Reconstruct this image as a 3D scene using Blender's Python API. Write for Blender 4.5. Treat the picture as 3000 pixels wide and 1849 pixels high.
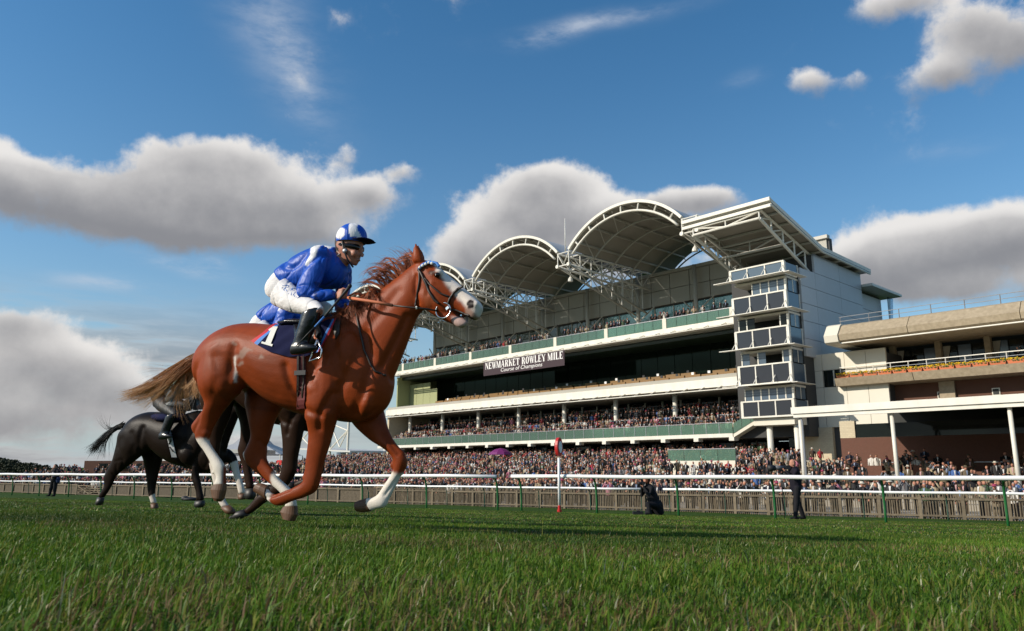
import bpy, bmesh, math, random
import numpy as np
from mathutils import Vector, Matrix
from math import radians, sin, cos, pi, atan2, sqrt
scene = bpy.context.scene
for o in list(bpy.data.objects): bpy.data.objects.remove(o)
R = random.Random(7); NR = np.random.RandomState(7)
# ------------------------------------------------------------------ camera
F = 2200.0                                   # focal length in photograph pixels (3000 wide)
PITCH = math.atan((1368 - 924.5) / F)
cam = bpy.data.cameras.new('camera'); cam.sensor_width = 36; cam.lens = 36 * F / 3000
cam.clip_start = .05; cam.clip_end = 6000
cam.dof.use_dof = True; cam.dof.focus_distance = 7.5; cam.dof.aperture_fstop = 8.0
camo = bpy.data.objects.new('camera', cam); scene.collection.objects.link(camo)
camo.location = (0, 0, 0); camo.rotation_euler = (pi / 2 + PITCH, 0, 0)
scene.camera = camo
scene.render.resolution_x = 1024; scene.render.resolution_y = 631
scene.view_settings.view_transform = 'Standard'; scene.view_settings.look = 'None'
scene.view_settings.exposure = 0.0; scene.view_settings.gamma = 1
CPT, SPT = cos(PITCH), sin(PITCH)
def ray(u, v):
    a = (u - 1500) / F; b = -(v - 924.5) / F
    return np.array([a, CPT - b * SPT, SPT + b * CPT])
def azel(u, v):
    r = ray(u, v); r = r / np.linalg.norm(r)
    return atan2(r[0], r[1]), math.asin(r[2])
# ------------------------------------------------------------------ sun
SUN_H = np.array([-.96, -.27]); SUN_H /= np.linalg.norm(SUN_H); SUN_EL = radians(29)
SUN = Vector((SUN_H[0] * cos(SUN_EL), SUN_H[1] * cos(SUN_EL), sin(SUN_EL)))
sl = bpy.data.lights.new('sun', 'SUN'); sl.energy = 5.0; sl.angle = radians(.53); sl.color = (1, .91, .78)
so = bpy.data.objects.new('sun', sl); scene.collection.objects.link(so)
so.rotation_euler = SUN.to_track_quat('Z', 'Y').to_euler()
# ------------------------------------------------------------------ world: Nishita sky with clouds
world = bpy.data.worlds.new('World'); scene.world = world; world.use_nodes = True
def build_world():
    nt = world.node_tree; N = nt.nodes; L = nt.links; N.clear()
    def V(x):
        return x
    def put(sock, x):
        if isinstance(x, (int, float)): sock.default_value = x
        elif isinstance(x, tuple): sock.default_value = x
        else: L.new(x, sock)
    def m(op, a, b=None, c=None, clamp=False):
        n = N.new('ShaderNodeMath'); n.operation = op; n.use_clamp = clamp
        put(n.inputs[0], a)
        if b is not None: put(n.inputs[1], b)
        if c is not None: put(n.inputs[2], c)
        return n.outputs[0]
    def sstep(x, a, b):
        n = N.new('ShaderNodeMapRange'); n.interpolation_type = 'SMOOTHSTEP'
        put(n.inputs[0], x); n.inputs[1].default_value = a; n.inputs[2].default_value = b
        return n.outputs[0]
    def mix(fac, a, b):
        n = N.new('ShaderNodeMix'); n.data_type = 'RGBA'
        put(n.inputs[0], fac); put(n.inputs[6], a); put(n.inputs[7], b); return n.outputs[2]
    tc = N.new('ShaderNodeTexCoord').outputs['Generated']
    nrm = N.new('ShaderNodeVectorMath'); nrm.operation = 'NORMALIZE'; L.new(tc, nrm.inputs[0]); d = nrm.outputs[0]
    def noise(scale, detail, rough, vec=None, stretch=None):
        n = N.new('ShaderNodeTexNoise'); n.inputs['Scale'].default_value = scale
        n.inputs['Detail'].default_value = detail; n.inputs['Roughness'].default_value = rough
        v = vec or d
        if stretch:
            mp = N.new('ShaderNodeMapping'); mp.inputs['Scale'].default_value = stretch[0]
            mp.inputs['Rotation'].default_value = stretch[1]; L.new(v, mp.inputs[0]); v = mp.outputs[0]
        L.new(v, n.inputs['Vector']); return n
    sx = N.new('ShaderNodeSeparateXYZ'); L.new(d, sx.inputs[0])
    wn = noise(3.2, 3, .55); wv = N.new('ShaderNodeSeparateColor'); L.new(wn.outputs['Color'], wv.inputs[0])
    az = m('ADD', m('ARCTAN2', sx.outputs[0], sx.outputs[1]), m('MULTIPLY', m('SUBTRACT', wv.outputs[0], .5), .07))
    el = m('ADD', m('ARCSINE', sx.outputs[2]), m('MULTIPLY', m('SUBTRACT', wv.outputs[1], .5), .05))
    blobs = [  # u, v, du, dv, weight, tilt
        (300, 600, 350, 130, 1.0, 0), (560, 560, 300, 140, 1.0, 0), (640, 450, 230, 100, .9, 0), (860, 600, 240, 110, .95, 0),
        (1080, 565, 110, 60, .75, .12), (1010, 455, 50, 60, .45, .3), (1170, 500, 75, 40, .5, .2), (40, 540, 200, 120, .9, 0), (540, 690, 300, 75, .8, 0), (880, 690, 200, 55, .6, 0),
        (1540, 640, 200, 120, 1.0, 0), (1620, 545, 170, 80, .9, 0), (1390, 740, 170, 95, .95, 0), (1960, 610, 170, 60, .75, 0), (1220, 800, 110, 50, .6, 0), (1780, 660, 200, 90, .85, 0), (2100, 600, 120, 40, .6, 0), (1700, 780, 400, 90, .8, 0),
        (2700, 740, 300, 120, 1.0, 0), (2950, 690, 240, 120, 1.0, 0), (2540, 810, 200, 110, .85, 0), (3300, 640, 300, 150, 1.0, 0), (2800, 850, 260, 55, .6, 0),
        (2980, 110, 300, 140, 1.0, 0), (2740, 215, 110, 55, .65, 0), (2640, 5, 210, 60, .75, 0), (2820, 60, 160, 90, .7, 0),
        (2365, 235, 80, 52, .62, 0), (2490, 228, 60, 45, .5, 0),
        (40, 950, 220, 90, .8, 0), (190, 1080, 280, 95, .85, 0), (420, 1170, 380, 75, .75, 0), (60, 1230, 460, 70, .7, 0), (560, 1290, 520, 45, .5, 0), (-200, 1100, 300, 160, .8, 0)]
    Fs = None; Ts = None
    for (u, v, du, dv, w, tilt) in blobs:
        a0, e0 = azel(u, v); a1, _ = azel(u + du, v); _, e1 = azel(u, v - dv)
        ra, re = abs(a1 - a0), abs(e1 - e0)
        da = m('MULTIPLY_ADD', az, 1 / ra, -a0 / ra); de = m('MULTIPLY_ADD', el, 1 / re, -e0 / re)
        if tilt: de = m('MULTIPLY_ADD', da, -tilt, de)
        q = m('MULTIPLY_ADD', da, da, m('MULTIPLY', de, de))
        g = m('MULTIPLY', m('POWER', 2.0, m('MULTIPLY', q, -2.1)), w * 1.15)
        Fs = g if Fs is None else m('ADD', Fs, g)
        t = m('MULTIPLY', g, de); Ts = t if Ts is None else m('ADD', Ts, t)
    nA = noise(4.2, 10, .6).outputs['Fac']; nB = noise(13, 9, .62).outputs['Fac']; nD = noise(36, 6, .55).outputs['Fac']
    # clouds elsewhere round the sky, in the same kind as those in view
    far = m('MULTIPLY', sstep(noise(2.1, 3, .5).outputs['Fac'], .5, .72), sstep(m('ABSOLUTE', m('ARCTAN2', sx.outputs[0], sx.outputs[1])), .72, 1.1))
    Ft = m('ADD', m('MINIMUM', Fs, 1.25), far)
    dens = m('ADD', Ft, m('ADD', m('MULTIPLY', m('SUBTRACT', nA, .5), 1.7), m('ADD', m('MULTIPLY', m('SUBTRACT', nB, .5), 1.55), m('MULTIPLY', m('SUBTRACT', nD, .5), .5))))
    T = m('DIVIDE', Ts, m('MAXIMUM', Fs, .05))
    soft = sstep(T, .35, -.5); alpha = m('ADD', m('MULTIPLY', sstep(dens, .36, .84), m('SUBTRACT', 1.0, soft)), m('MULTIPLY', sstep(dens, .20, 1.0), soft))
    lit = sstep(m('ADD', m('ADD', m('MULTIPLY', T, .95), m('ADD', m('MULTIPLY', m('SUBTRACT', nA, .5), 1.3), m('MULTIPLY', m('SUBTRACT', nB, .5), 1.5))), m('MULTIPLY', m('SUBTRACT', .75, dens), .75)), -.85, .7)
    # grey layers low on the left horizon
    azr = m('ARCTAN2', sx.outputs[0], sx.outputs[1]); nS = noise(5, 6, .6, None, ((1, 1, 7), (0, 0, 0))).outputs['Fac']
    strat = m('MULTIPLY', m('MULTIPLY', sstep(nS, .38, .56), sstep(azr, -.08, -.34)), m('MULTIPLY', sstep(sx.outputs[2], .23, .10), .88))
    # cirrus wisps
    cir = None
    for (u, v, du, dv, w, tilt) in [(800, 90, 170, 170, .8, .9), (880, 220, 70, 110, .6, .9), (1740, 75, 210, 26, 1.25, .75), (1600, 120, 90, 22, .8, .4), (560, 795, 120, 22, 1.5, .25), (640, 775, 50, 26, 1.0, .5), (310, 845, 130, 20, 1.2, 0), (520, 985, 130, 40, .6, .6), (2170, 245, 60, 22, .4, .3), (2770, 440, 120, 30, .35, .2)]:
        a0, e0 = azel(u, v); a1, _ = azel(u + du, v); _, e1 = azel(u, v - dv); ra, re = abs(a1 - a0), abs(e1 - e0)
        da = m('MULTIPLY_ADD', az, 1 / ra, -a0 / ra); de = m('MULTIPLY_ADD', el, 1 / re, -e0 / re)
        de = m('MULTIPLY_ADD', da, -tilt if u > 1000 else tilt, de)
        g = m('MULTIPLY', m('POWER', 2.0, m('MULTIPLY', m('MULTIPLY_ADD', da, da, m('MULTIPLY', de, de)), -1.6)), w)
        cir = g if cir is None else m('ADD', cir, g)
    nC = noise(9, 7, .65, None, ((1, .5, 3), (0, .5, 0))).outputs['Fac']
    cira = m('MULTIPLY', cir, sstep(nC, .3, .78), clamp=True)
    sky = N.new('ShaderNodeTexSky'); sky.sky_type = 'NISHITA'; sky.sun_disc = False
    sky.sun_elevation = SUN_EL; sky.sun_rotation = atan2(SUN.x, SUN.y)
    sky.air_density = 1.0; sky.dust_density = .6; sky.ozone_density = 2.2; sky.altitude = 50
    hs = N.new('ShaderNodeHueSaturation'); L.new(sky.outputs[0], hs.inputs['Color'])
    hs.inputs['Saturation'].default_value = SKY_SAT; hs.inputs['Value'].default_value = SKY_VAL
    tint = N.new('ShaderNodeVectorMath'); tint.operation = 'MULTIPLY'; L.new(hs.outputs[0], tint.inputs[0]); tint.inputs[1].default_value = (.86, 1.08, 1.06)
    hz = m('POWER', m('SUBTRACT', 1.0, m('MAXIMUM', sx.outputs[2], 0.0), clamp=True), 5.2)
    hsk = mix(m('MULTIPLY', hz, .9), tint.outputs[0], (5.0, 5.8, 6.6, 1))
    c = mix(m('MULTIPLY', cira, .62), hsk, (6.6, 7.2, 8.2, 1))
    cl = mix(lit, (3.0, 3.0, 3.2, 1), (9.6, 9.3, 9.0, 1))
    c = mix(strat, c, mix(sstep(nS, .46, .66), (5.9, 5.8, 5.8, 1), (3.5, 3.6, 3.9, 1)))
    c = mix(m('MULTIPLY', alpha, .97), c, cl)
    bg = N.new('ShaderNodeBackground'); L.new(c, bg.inputs[0]); bg.inputs[1].default_value = .088
    out = N.new('ShaderNodeOutputWorld'); L.new(bg.outputs[0], out.inputs[0])
SKY_SAT, SKY_VAL = 1.26, 1.5
build_world()
# ------------------------------------------------------------------ helpers
col = scene.collection
def proj(P):
    P = np.asarray(P, float); x, y, z = P[..., 0], P[..., 1], P[..., 2]
    Y = y * CPT + z * SPT; Z = -y * SPT + z * CPT
    return np.stack([1500 + F * x / Y, 924.5 - F * Z / Y], -1)
NB = np.array([.734, .679, 0]); NB /= np.linalg.norm(NB); TB = np.array([NB[1], -NB[0], 0]); UP = np.array([0, 0, 1.])
def bw(S, d, z): return TB * S + NB * d + UP * z
FR = np.array([23, 35.5]); FL = np.array([-61, 93.]); FD = (FL - FR) / np.linalg.norm(FL - FR); FN = np.array([FD[1], -FD[0]])
if FN[1] < 0: FN = -FN
def gplane(x, y): return -.2193 - .0252 * x - .0474 * y
def fq(x, y): return (x - FR[0]) * FN[0] + (y - FR[1]) * FN[1]
def gnd(x, y):
    x = np.asarray(x, float); y = np.asarray(y, float)
    q = np.maximum(fq(x, y), 0)
    z = gplane(x - q * FN[0], y - q * FN[1])
    far = np.hypot(x, y); k = np.clip((far - 80) / 120, 0, 1)
    z = np.clip(z, -3.6, .4)
    return z * (1 - k) + (-3.0) * k
class MB:
    """collects shapes, builds ONE mesh object"""
    def __init__(s): s.v = []; s.f = []; s.m = []; s.n = 0
    def add(s, v, f, m=0):
        s.v += [tuple(map(float, p)) for p in v]
        s.f += [tuple(i + s.n for i in q) for q in f]; s.m += [m] * len(f); s.n += len(v); return s
    def box8(s, c, m=0):      # c: 8 corners, bottom ring then top ring
        return s.add(c, [(0, 3, 2, 1), (4, 5, 6, 7), (0, 1, 5, 4), (1, 2, 6, 5), (2, 3, 7, 6), (3, 0, 4, 7)], m)
    def box(s, o, a, b, c, m=0):   # corner o with edge vectors
        o, a, b, c = map(np.asarray, (o, a, b, c))
        if np.dot(np.cross(a, b), c) < 0: a, b = b, a
        return s.box8([o, o + a, o + a + b, o + b, o + c, o + a + c, o + a + b + c, o + b + c], m)
    def bb(s, S0, S1, d0, d1, z0, z1, m=0):
        return s.box(bw(S0, d0, z0), TB * (S1 - S0), NB * (d1 - d0), UP * (z1 - z0), m)
    def cb(s, x, y, z, sx, sy, sz, m=0):
        return s.box((x - sx / 2, y - sy / 2, z - sz / 2), (sx, 0, 0), (0, sy, 0), (0, 0, sz), m)
    def tube(s, pts, r, n=6, m=0, caps=True, up=None):
        pts = [np.asarray(p, float) for p in pts]; rs = r if hasattr(r, '__len__') else [r] * len(pts)
        rings = []; pu = None
        for i, p in enumerate(pts):
            t = pts[min(i + 1, len(pts) - 1)] - pts[max(i - 1, 0)]; t = t / (np.linalg.norm(t) + 1e-9)
            if pu is None:
                pu = np.array([0, 0, 1.]) if abs(t[2]) < .9 else np.array([1., 0, 0])
            a = np.cross(pu, t); a /= np.linalg.norm(a) + 1e-9; b = np.cross(t, a); pu = b
            rings.append([p + rs[i] * (cos(2 * pi * k / n) * a + sin(2 * pi * k / n) * b) for k in range(n)])
        v = [q for g in rings for q in g]; f = []
        for i in range(len(rings) - 1):
            for k in range(n):
                f.append((i * n + k, i * n + (k + 1) % n, (i + 1) * n + (k + 1) % n, (i + 1) * n + k))
        if caps: f.append(tuple(range(n - 1, -1, -1))); f.append(tuple((len(rings) - 1) * n + k for k in range(n)))
        return s.add(v, f, m)
    def bar(s, p, q, w, h=None, m=0):   # square bar
        h = h or w; p = np.asarray(p, float); q = np.asarray(q, float); t = q - p; l = np.linalg.norm(t); t = t / l
        u = np.array([0, 0, 1.]) if abs(t[2]) < .95 else np.array([1., 0, 0])
        a = np.cross(t, u); a /= np.linalg.norm(a); b = np.cross(a, t)
        return s.box(p - a * w / 2 - b * h / 2, t * l, a * w, b * h, m)
    def loft(s, secs, n=16, m=0, e=2.0, caps=True):    # secs: (centre, A, B[, exponent])
        v = []; f = []
        for sc in secs:
            c, A, B = sc[:3]; ex = sc[3] if len(sc) > 3 else e
            for k in range(n):
                t = 2 * pi * k / n; ct, st = cos(t), sin(t)
                v.append(c + A * (abs(ct) ** (2 / ex) * (1 if ct >= 0 else -1)) + B * (abs(st) ** (2 / ex) * (1 if st >= 0 else -1)))
        for i in range(len(secs) - 1):
            for k in range(n):
                f.append((i * n + k, (i + 1) * n + k, (i + 1) * n + (k + 1) % n, i * n + (k + 1) % n))
        if caps: f.append(tuple(range(n))); f.append(tuple((len(secs) - 1) * n + k for k in range(n - 1, -1, -1)))
        return s.add(v, f, m)
    def ell(s, c, A, B, C, n=14, k=9, m=0):
        c, A, B, C = map(np.asarray, (c, A, B, C)); v = []; f = []
        for i in range(1, k):
            th = pi * i / k
            for j in range(n):
                ph = 2 * pi * j / n; v.append(c + A * cos(th) + sin(th) * (B * cos(ph) + C * sin(ph)))
        v.append(c + A); v.append(c - A); a = len(v) - 2
        for i in range(k - 2):
            for j in range(n): f.append((i * n + j, (i + 1) * n + j, (i + 1) * n + (j + 1) % n, i * n + (j + 1) % n))
        for j in range(n):
            f.append((a, j, (j + 1) % n)); f.append((a + 1, (k - 2) * n + (j + 1) % n, (k - 2) * n + j))
        return s.add(v, f, m)
    def mesh(s, name, mats, origin=(0, 0, 0), smooth=False, fix=False):
        me = bpy.data.meshes.new(name); o = np.asarray(origin, float)
        me.from_pydata([tuple(np.asarray(p) - o) for p in s.v], [], s.f)
        for mt in (mats if isinstance(mats, (list, tuple)) else [mats]): me.materials.append(mt)
        if any(s.m): me.polygons.foreach_set('material_index', s.m)
        if smooth: me.polygons.foreach_set('use_smooth', [True] * len(s.f))
        if fix:
            bm = bmesh.new(); bm.from_mesh(me); bmesh.ops.recalc_face_normals(bm, faces=bm.faces); bm.to_mesh(me); bm.free()
        me.update(); return me
    def build(s, name, mats, parent=None, smooth=False, origin=None, fix=False):
        if parent is not None: org = np.array(wloc(parent))
        elif origin is None:
            a = np.array(s.v); org = np.array([(a[:, 0].min() + a[:, 0].max()) / 2, (a[:, 1].min() + a[:, 1].max()) / 2, a[:, 2].min()])
        else: org = np.asarray(origin, float)
        o = bpy.data.objects.new(name, s.mesh(name, mats, org, smooth, fix)); col.objects.link(o)
        if parent is not None: o.parent = parent
        else: o.location = org
        return o
def wloc(o):
    p = Vector((0, 0, 0))
    while o is not None: p = p + Vector(o.location); o = o.parent
    return p
def link(name, me, parent=None, loc=(0, 0, 0)):
    o = bpy.data.objects.new(name, me); col.objects.link(o); o.location = loc
    if parent is not None: o.parent = parent
    return o
def tag(o, label=None, cat=None, group=None, kind=None):
    if label: o['label'] = label
    if cat: o['category'] = cat
    if group: o['group'] = group
    if kind: o['kind'] = kind
    return o
def empty(name, loc, label, cat, group=None):
    o = bpy.data.objects.new(name, None); col.objects.link(o); o.location = tuple(map(float, loc)); o.empty_display_size = .2
    return tag(o, label, cat, group)
# ------------------------------------------------------------------ materials
def mat(name, color, rough=.6, noise=0, scale=8, dark=.6, bump=0, bscale=None, metal=0, spec=.5, coat=0, attr=None, sheen=0, detail=5, trans=0, objvar=0, stretch=None):
    mt = bpy.data.materials.new(name); mt.use_nodes = True; nt = mt.node_tree; N = nt.nodes; L = nt.links
    b = N['Principled BSDF']; b.inputs['Roughness'].default_value = rough; b.inputs['Metallic'].default_value = metal
    b.inputs['Specular IOR Level'].default_value = spec; b.inputs['Coat Weight'].default_value = coat; b.inputs['Sheen Weight'].default_value = sheen
    cs = None
    if attr:
        a = N.new('ShaderNodeVertexColor'); a.layer_name = attr; cs = a.outputs[0]
    def vec():
        tc = N.new('ShaderNodeTexCoord'); mp = N.new('ShaderNodeMapping'); L.new(tc.outputs['Object'], mp.inputs[0])
        if stretch: mp.inputs['Scale'].default_value = stretch
        return mp.outputs[0]
    if noise:
        n = N.new('ShaderNodeTexNoise'); n.inputs['Scale'].default_value = scale; n.inputs['Detail'].default_value = detail; n.inputs['Roughness'].default_value = .6
        L.new(vec(), n.inputs['Vector'])
        mr = N.new('ShaderNodeMapRange'); L.new(n.outputs['Fac'], mr.inputs[0]); mr.inputs[1].default_value = .3; mr.inputs[2].default_value = .7
        mr.inputs[3].default_value = 0; mr.inputs[4].default_value = noise
        mx = N.new('ShaderNodeMix'); mx.data_type = 'RGBA'; mx.blend_type = 'MULTIPLY'; L.new(mr.outputs[0], mx.inputs[0])
        if cs: L.new(cs, mx.inputs[6])
        else: mx.inputs[6].default_value = (*color, 1)
        mx.inputs[7].default_value = (dark, dark * .97, dark * .92, 1) if not isinstance(dark, tuple) else (*dark, 1); cs = mx.outputs[2]
    if objvar:
        oi = N.new('ShaderNodeObjectInfo'); mr = N.new('ShaderNodeMapRange'); L.new(oi.outputs['Random'], mr.inputs[0])
        mr.inputs[3].default_value = 1 - objvar; mr.inputs[4].default_value = 1 + objvar
        vm = N.new('ShaderNodeVectorMath'); vm.operation = 'SCALE'; L.new(mr.outputs[0], vm.inputs['Scale'])
        if cs: L.new(cs, vm.inputs[0])
        else: vm.inputs[0].default_value = color
        cs = vm.outputs[0]
    if cs: L.new(cs, b.inputs['Base Color'])
    else: b.inputs['Base Color'].default_value = (*color, 1)
    if bump:
        n = N.new('ShaderNodeTexNoise'); n.inputs['Scale'].default_value = bscale or scale * 3; n.inputs['Detail'].default_value = 4
        L.new(vec(), n.inputs['Vector'])
        bp = N.new('ShaderNodeBump'); bp.inputs['Strength'].default_value = bump; bp.inputs['Distance'].default_value = .02
        L.new(n.outputs['Fac'], bp.inputs['Height']); L.new(bp.outputs[0], b.inputs['Normal'])
    if trans: b.inputs['Transmission Weight'].default_value = trans
    return mt
def glass_mat(name, tint, rough=.05, op=.35, gloss=(1, 1, 1), body=None):
    mt = bpy.data.materials.new(name); mt.use_nodes = True; nt = mt.node_tree; N = nt.nodes; L = nt.links; N.clear()
    out = N.new('ShaderNodeOutputMaterial'); tr = N.new('ShaderNodeBsdfTransparent'); tr.inputs[0].default_value = (*tint, 1)
    di = N.new('ShaderNodeBsdfDiffuse'); di.inputs[0].default_value = (*(body or tint), 1)
    gl = N.new('ShaderNodeBsdfGlossy'); gl.inputs['Roughness'].default_value = rough; gl.inputs[0].default_value = (*gloss, 1)
    m1 = N.new('ShaderNodeMixShader'); m1.inputs[0].default_value = op; L.new(tr.outputs[0], m1.inputs[1]); L.new(di.outputs[0], m1.inputs[2])
    fr = N.new('ShaderNodeFresnel'); fr.inputs[0].default_value = 1.52
    m2 = N.new('ShaderNodeMixShader'); L.new(fr.outputs[0], m2.inputs[0]); L.new(m1.outputs[0], m2.inputs[1]); L.new(gl.outputs[0], m2.inputs[2])
    L.new(m2.outputs[0], out.inputs[0]); return mt
def brick_mat(name, c1, c2, mortar, sc, axes='b'):
    mt = bpy.data.materials.new(name); mt.use_nodes = True; nt = mt.node_tree; N = nt.nodes; L = nt.links; b = N['Principled BSDF']; b.inputs['Roughness'].default_value = .85
    tc = N.new('ShaderNodeTexCoord'); mp = N.new('ShaderNodeMapping'); L.new(tc.outputs['Object'], mp.inputs[0]); mp.vector_type = 'TEXTURE'
    ang = atan2(TB[1], TB[0]); 
    n0 = N.new('ShaderNodeMapping'); L.new(tc.outputs['Object'], n0.inputs[0]); n0.inputs['Rotation'].default_value = (0, 0, -ang)
    s = N.new('ShaderNodeSeparateXYZ'); L.new(n0.outputs[0], s.inputs[0]); ad = N.new('ShaderNodeMath'); L.new(s.outputs[0], ad.inputs[0]); L.new(s.outputs[1], ad.inputs[1])
    cx = N.new('ShaderNodeCombineXYZ'); L.new(ad.outputs[0], cx.inputs[0]); L.new(s.outputs[2], cx.inputs[1])
    t = N.new('ShaderNodeTexBrick'); L.new(cx.outputs[0], t.inputs[0]); t.inputs['Scale'].default_value = sc
    t.inputs['Color1'].default_value = (*c1, 1); t.inputs['Color2'].default_value = (*c2, 1); t.inputs['Mortar'].default_value = (*mortar, 1); t.inputs['Mortar Size'].default_value = .02
    L.new(t.outputs[0], b.inputs['Base Color']); return mt
M = {}
M['white'] = mat('white_paint', (.74, .71, .63), .5, .6, 1.3, .78, stretch=(1, 1, .35))
M['steel'] = mat('white_steel', (.74, .72, .66), .4, .3, 1.2, .85)
M['rail'] = mat('white_plastic_rail', (.82, .82, .82), .35, .25, 3, .85)
M['cream'] = mat('cream_panel', (.68, .64, .54), .6, .4, .4, .86)
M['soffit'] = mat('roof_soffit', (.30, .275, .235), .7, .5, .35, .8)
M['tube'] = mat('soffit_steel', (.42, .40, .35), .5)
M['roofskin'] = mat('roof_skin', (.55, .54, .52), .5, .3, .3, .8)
M['grey'] = mat('grey_cladding', (.43, .44, .46), .45, .4, .6, .85, objvar=.05)
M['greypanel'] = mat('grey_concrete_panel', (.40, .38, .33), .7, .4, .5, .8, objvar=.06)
M['joint'] = mat('dark_joint', (.05, .05, .05), .8)
M['concrete'] = mat('tan_concrete', (.40, .325, .225), .85, .8, 3, .62, bump=.5, bscale=30)
M['conc2'] = mat('step_concrete', (.34, .31, .26), .9, .6, 1.5, .65)
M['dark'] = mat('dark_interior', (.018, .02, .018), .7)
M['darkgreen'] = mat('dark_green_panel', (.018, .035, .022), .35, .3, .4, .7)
M['olive'] = mat('pale_green_wall', (.32, .34, .17), .7, .3, .4, .8)
M['desk'] = mat('ochre_desk', (.22, .115, .025), .55, .4, 2, .7)
M['brown'] = mat('brown_render', (.115, .05, .03), .85, .5, 1, .7)
M['brick'] = brick_mat('red_brick', (.13, .045, .028), (.10, .035, .02), (.12, .08, .055), 4.2)
M['stone'] = brick_mat('buff_stone', (.56, .48, .33), (.5, .42, .29), (.45, .38, .27), 1.6)
M['gglass'] = glass_mat('green_balustrade_glass', (.52, .72, .60), .05, .42, (.9, 1, .95), (.16, .27, .21))
M['dglass'] = glass_mat('dark_facade_glass', (.10, .13, .12), .04, .7, (.5, .56, .58), (.012, .016, .014))
M['rglass'] = glass_mat('recess_glass', (.05, .08, .06), .05, .8, (.16, .2, .17), (.008, .014, .009))
M['grail'] = mat('grey_painted_railing', (.22, .22, .23), .6)
M['tglass'] = glass_mat('tinted_tower_glass', (.06, .07, .09), .12, .85, (.85, .9, 1), (.035, .038, .045))
M['bglass'] = mat('blue_grey_glass', (.075, .11, .15), .15, spec=.6)
M['skyglass'] = glass_mat('rooflight_glass', (.55, .65, .75), .08, .25, (1, 1, 1), (.25, .3, .35))
M['pglass'] = glass_mat('pale_green_facade_glass', (.45, .55, .48), .03, .35, (1, 1, 1), (.3, .36, .31))
M['timber'] = mat('weathered_timber', (.19, .15, .10), .85, .7, 6, .5, bump=.3, bscale=40, objvar=.25)
M['timberdark'] = mat('weathered_timber_board', (.12, .095, .065), .9, .7, 6, .5, objvar=.2)
M['greenp'] = mat('green_post_paint', (.015, .13, .035), .45, .3, 4, .7)
M['dgreenp'] = mat('dark_green_post_paint', (.02, .075, .05), .5)
M['red'] = mat('red_paint', (.5, .02, .02), .4)
M['terra'] = mat('terracotta_trough', (.52, .15, .06), .7, .3, 4, .8, objvar=.08)
M['flower'] = mat('yellow_flowers', (.72, .46, .01), .7, .5, 40, .8)
M['leaf'] = mat('green_leaf', (.05, .12, .02), .7)
M['maroon'] = mat('banner_maroon', (.042, .022, .030), .8, .25, 2, .75)
M['print'] = mat('white_print', (.8, .78, .76), .7)
M['metal'] = mat('galvanised', (.35, .36, .38), .4, metal=.6)
M['black'] = mat('matt_black', (.012, .012, .014), .6)
M['crowd'] = mat('crowd_cloth_and_skin', (.5, .5, .5), .8, attr='Col', spec=.2)
M['tree'] = mat('far_foliage', (.028, .036, .016), .9, .6, .15, .5)
M['trunk'] = mat('tree_bark', (.05, .04, .03), .9)
# ------------------------------------------------------------------ ground
def grass_ground_mat():
    mt = bpy.data.materials.new('turf'); mt.use_nodes = True; nt = mt.node_tree; N = nt.nodes; L = nt.links; b = N['Principled BSDF']
    b.inputs['Roughness'].default_value = .95; b.inputs['Specular IOR Level'].default_value = .1
    tc = N.new('ShaderNodeTexCoord')
    def nz(s, d=5):
        n = N.new('ShaderNodeTexNoise'); n.inputs['Scale'].default_value = s; n.inputs['Detail'].default_value = d; n.inputs['Roughness'].default_value = .65; L.new(tc.outputs['Object'], n.inputs['Vector']); return n.outputs['Fac']
    r = N.new('ShaderNodeValToRGB'); L.new(nz(1.3, 8), r.inputs[0]); r.color_ramp.elements[0].position = .3; r.color_ramp.elements[1].position = .72
    r.color_ramp.elements[0].color = (.022, .052, .008, 1); r.color_ramp.elements[1].color = (.062, .115, .018, 1)
    mx = N.new('ShaderNodeMix'); mx.data_type = 'RGBA'; mx.blend_type = 'MULTIPLY'; mx.inputs[0].default_value = .8; L.new(r.outputs[0], mx.inputs[6])
    r2 = N.new('ShaderNodeValToRGB'); L.new(nz(28, 4), r2.inputs[0]); r2.color_ramp.elements[0].position = .35; r2.color_ramp.elements[1].position = .6; r2.color_ramp.elements[0].color = (.35, .4, .3, 1); r2.color_ramp.elements[1].color = (1.15, 1.15, 1, 1)
    L.new(r2.outputs[0], mx.inputs[7]); L.new(mx.outputs[2], b.inputs['Base Color'])
    bp = N.new('ShaderNodeBump'); bp.inputs['Strength'].default_value = .8; bp.inputs['Distance'].default_value = .04; L.new(nz(35, 5), bp.inputs['Height']); L.new(bp.outputs[0], b.inputs['Normal'])
    return mt
M['turf'] = grass_ground_mat()
def build_ground():
    rad = np.concatenate([[0], np.geomspace(.25, 3500, 110)]); na = 180
    ang = np.linspace(0, 2 * pi, na, endpoint=False); v = [(0, 0, float(gnd(0, 0)))]
    for r in rad[1:]:
        x = r * np.sin(ang); y = r * np.cos(ang); z = gnd(x, y); v += list(zip(x.tolist(), y.tolist(), z.tolist()))
    f = [(0, 1 + (k + 1) % na, 1 + k) for k in range(na)]
    for i in range(len(rad) - 2):
        a = 1 + i * na; c = a + na
        f += [(a + k, a + (k + 1) % na, c + (k + 1) % na, c + k) for k in range(na)]
    b = MB(); b.v = v; b.f = f; b.m = [0] * len(f); b.n = len(v)
    o = b.build('ground', M['turf'], origin=(0, 0, 0), smooth=True, fix=True); tag(o, kind='structure')
build_ground()
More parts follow.
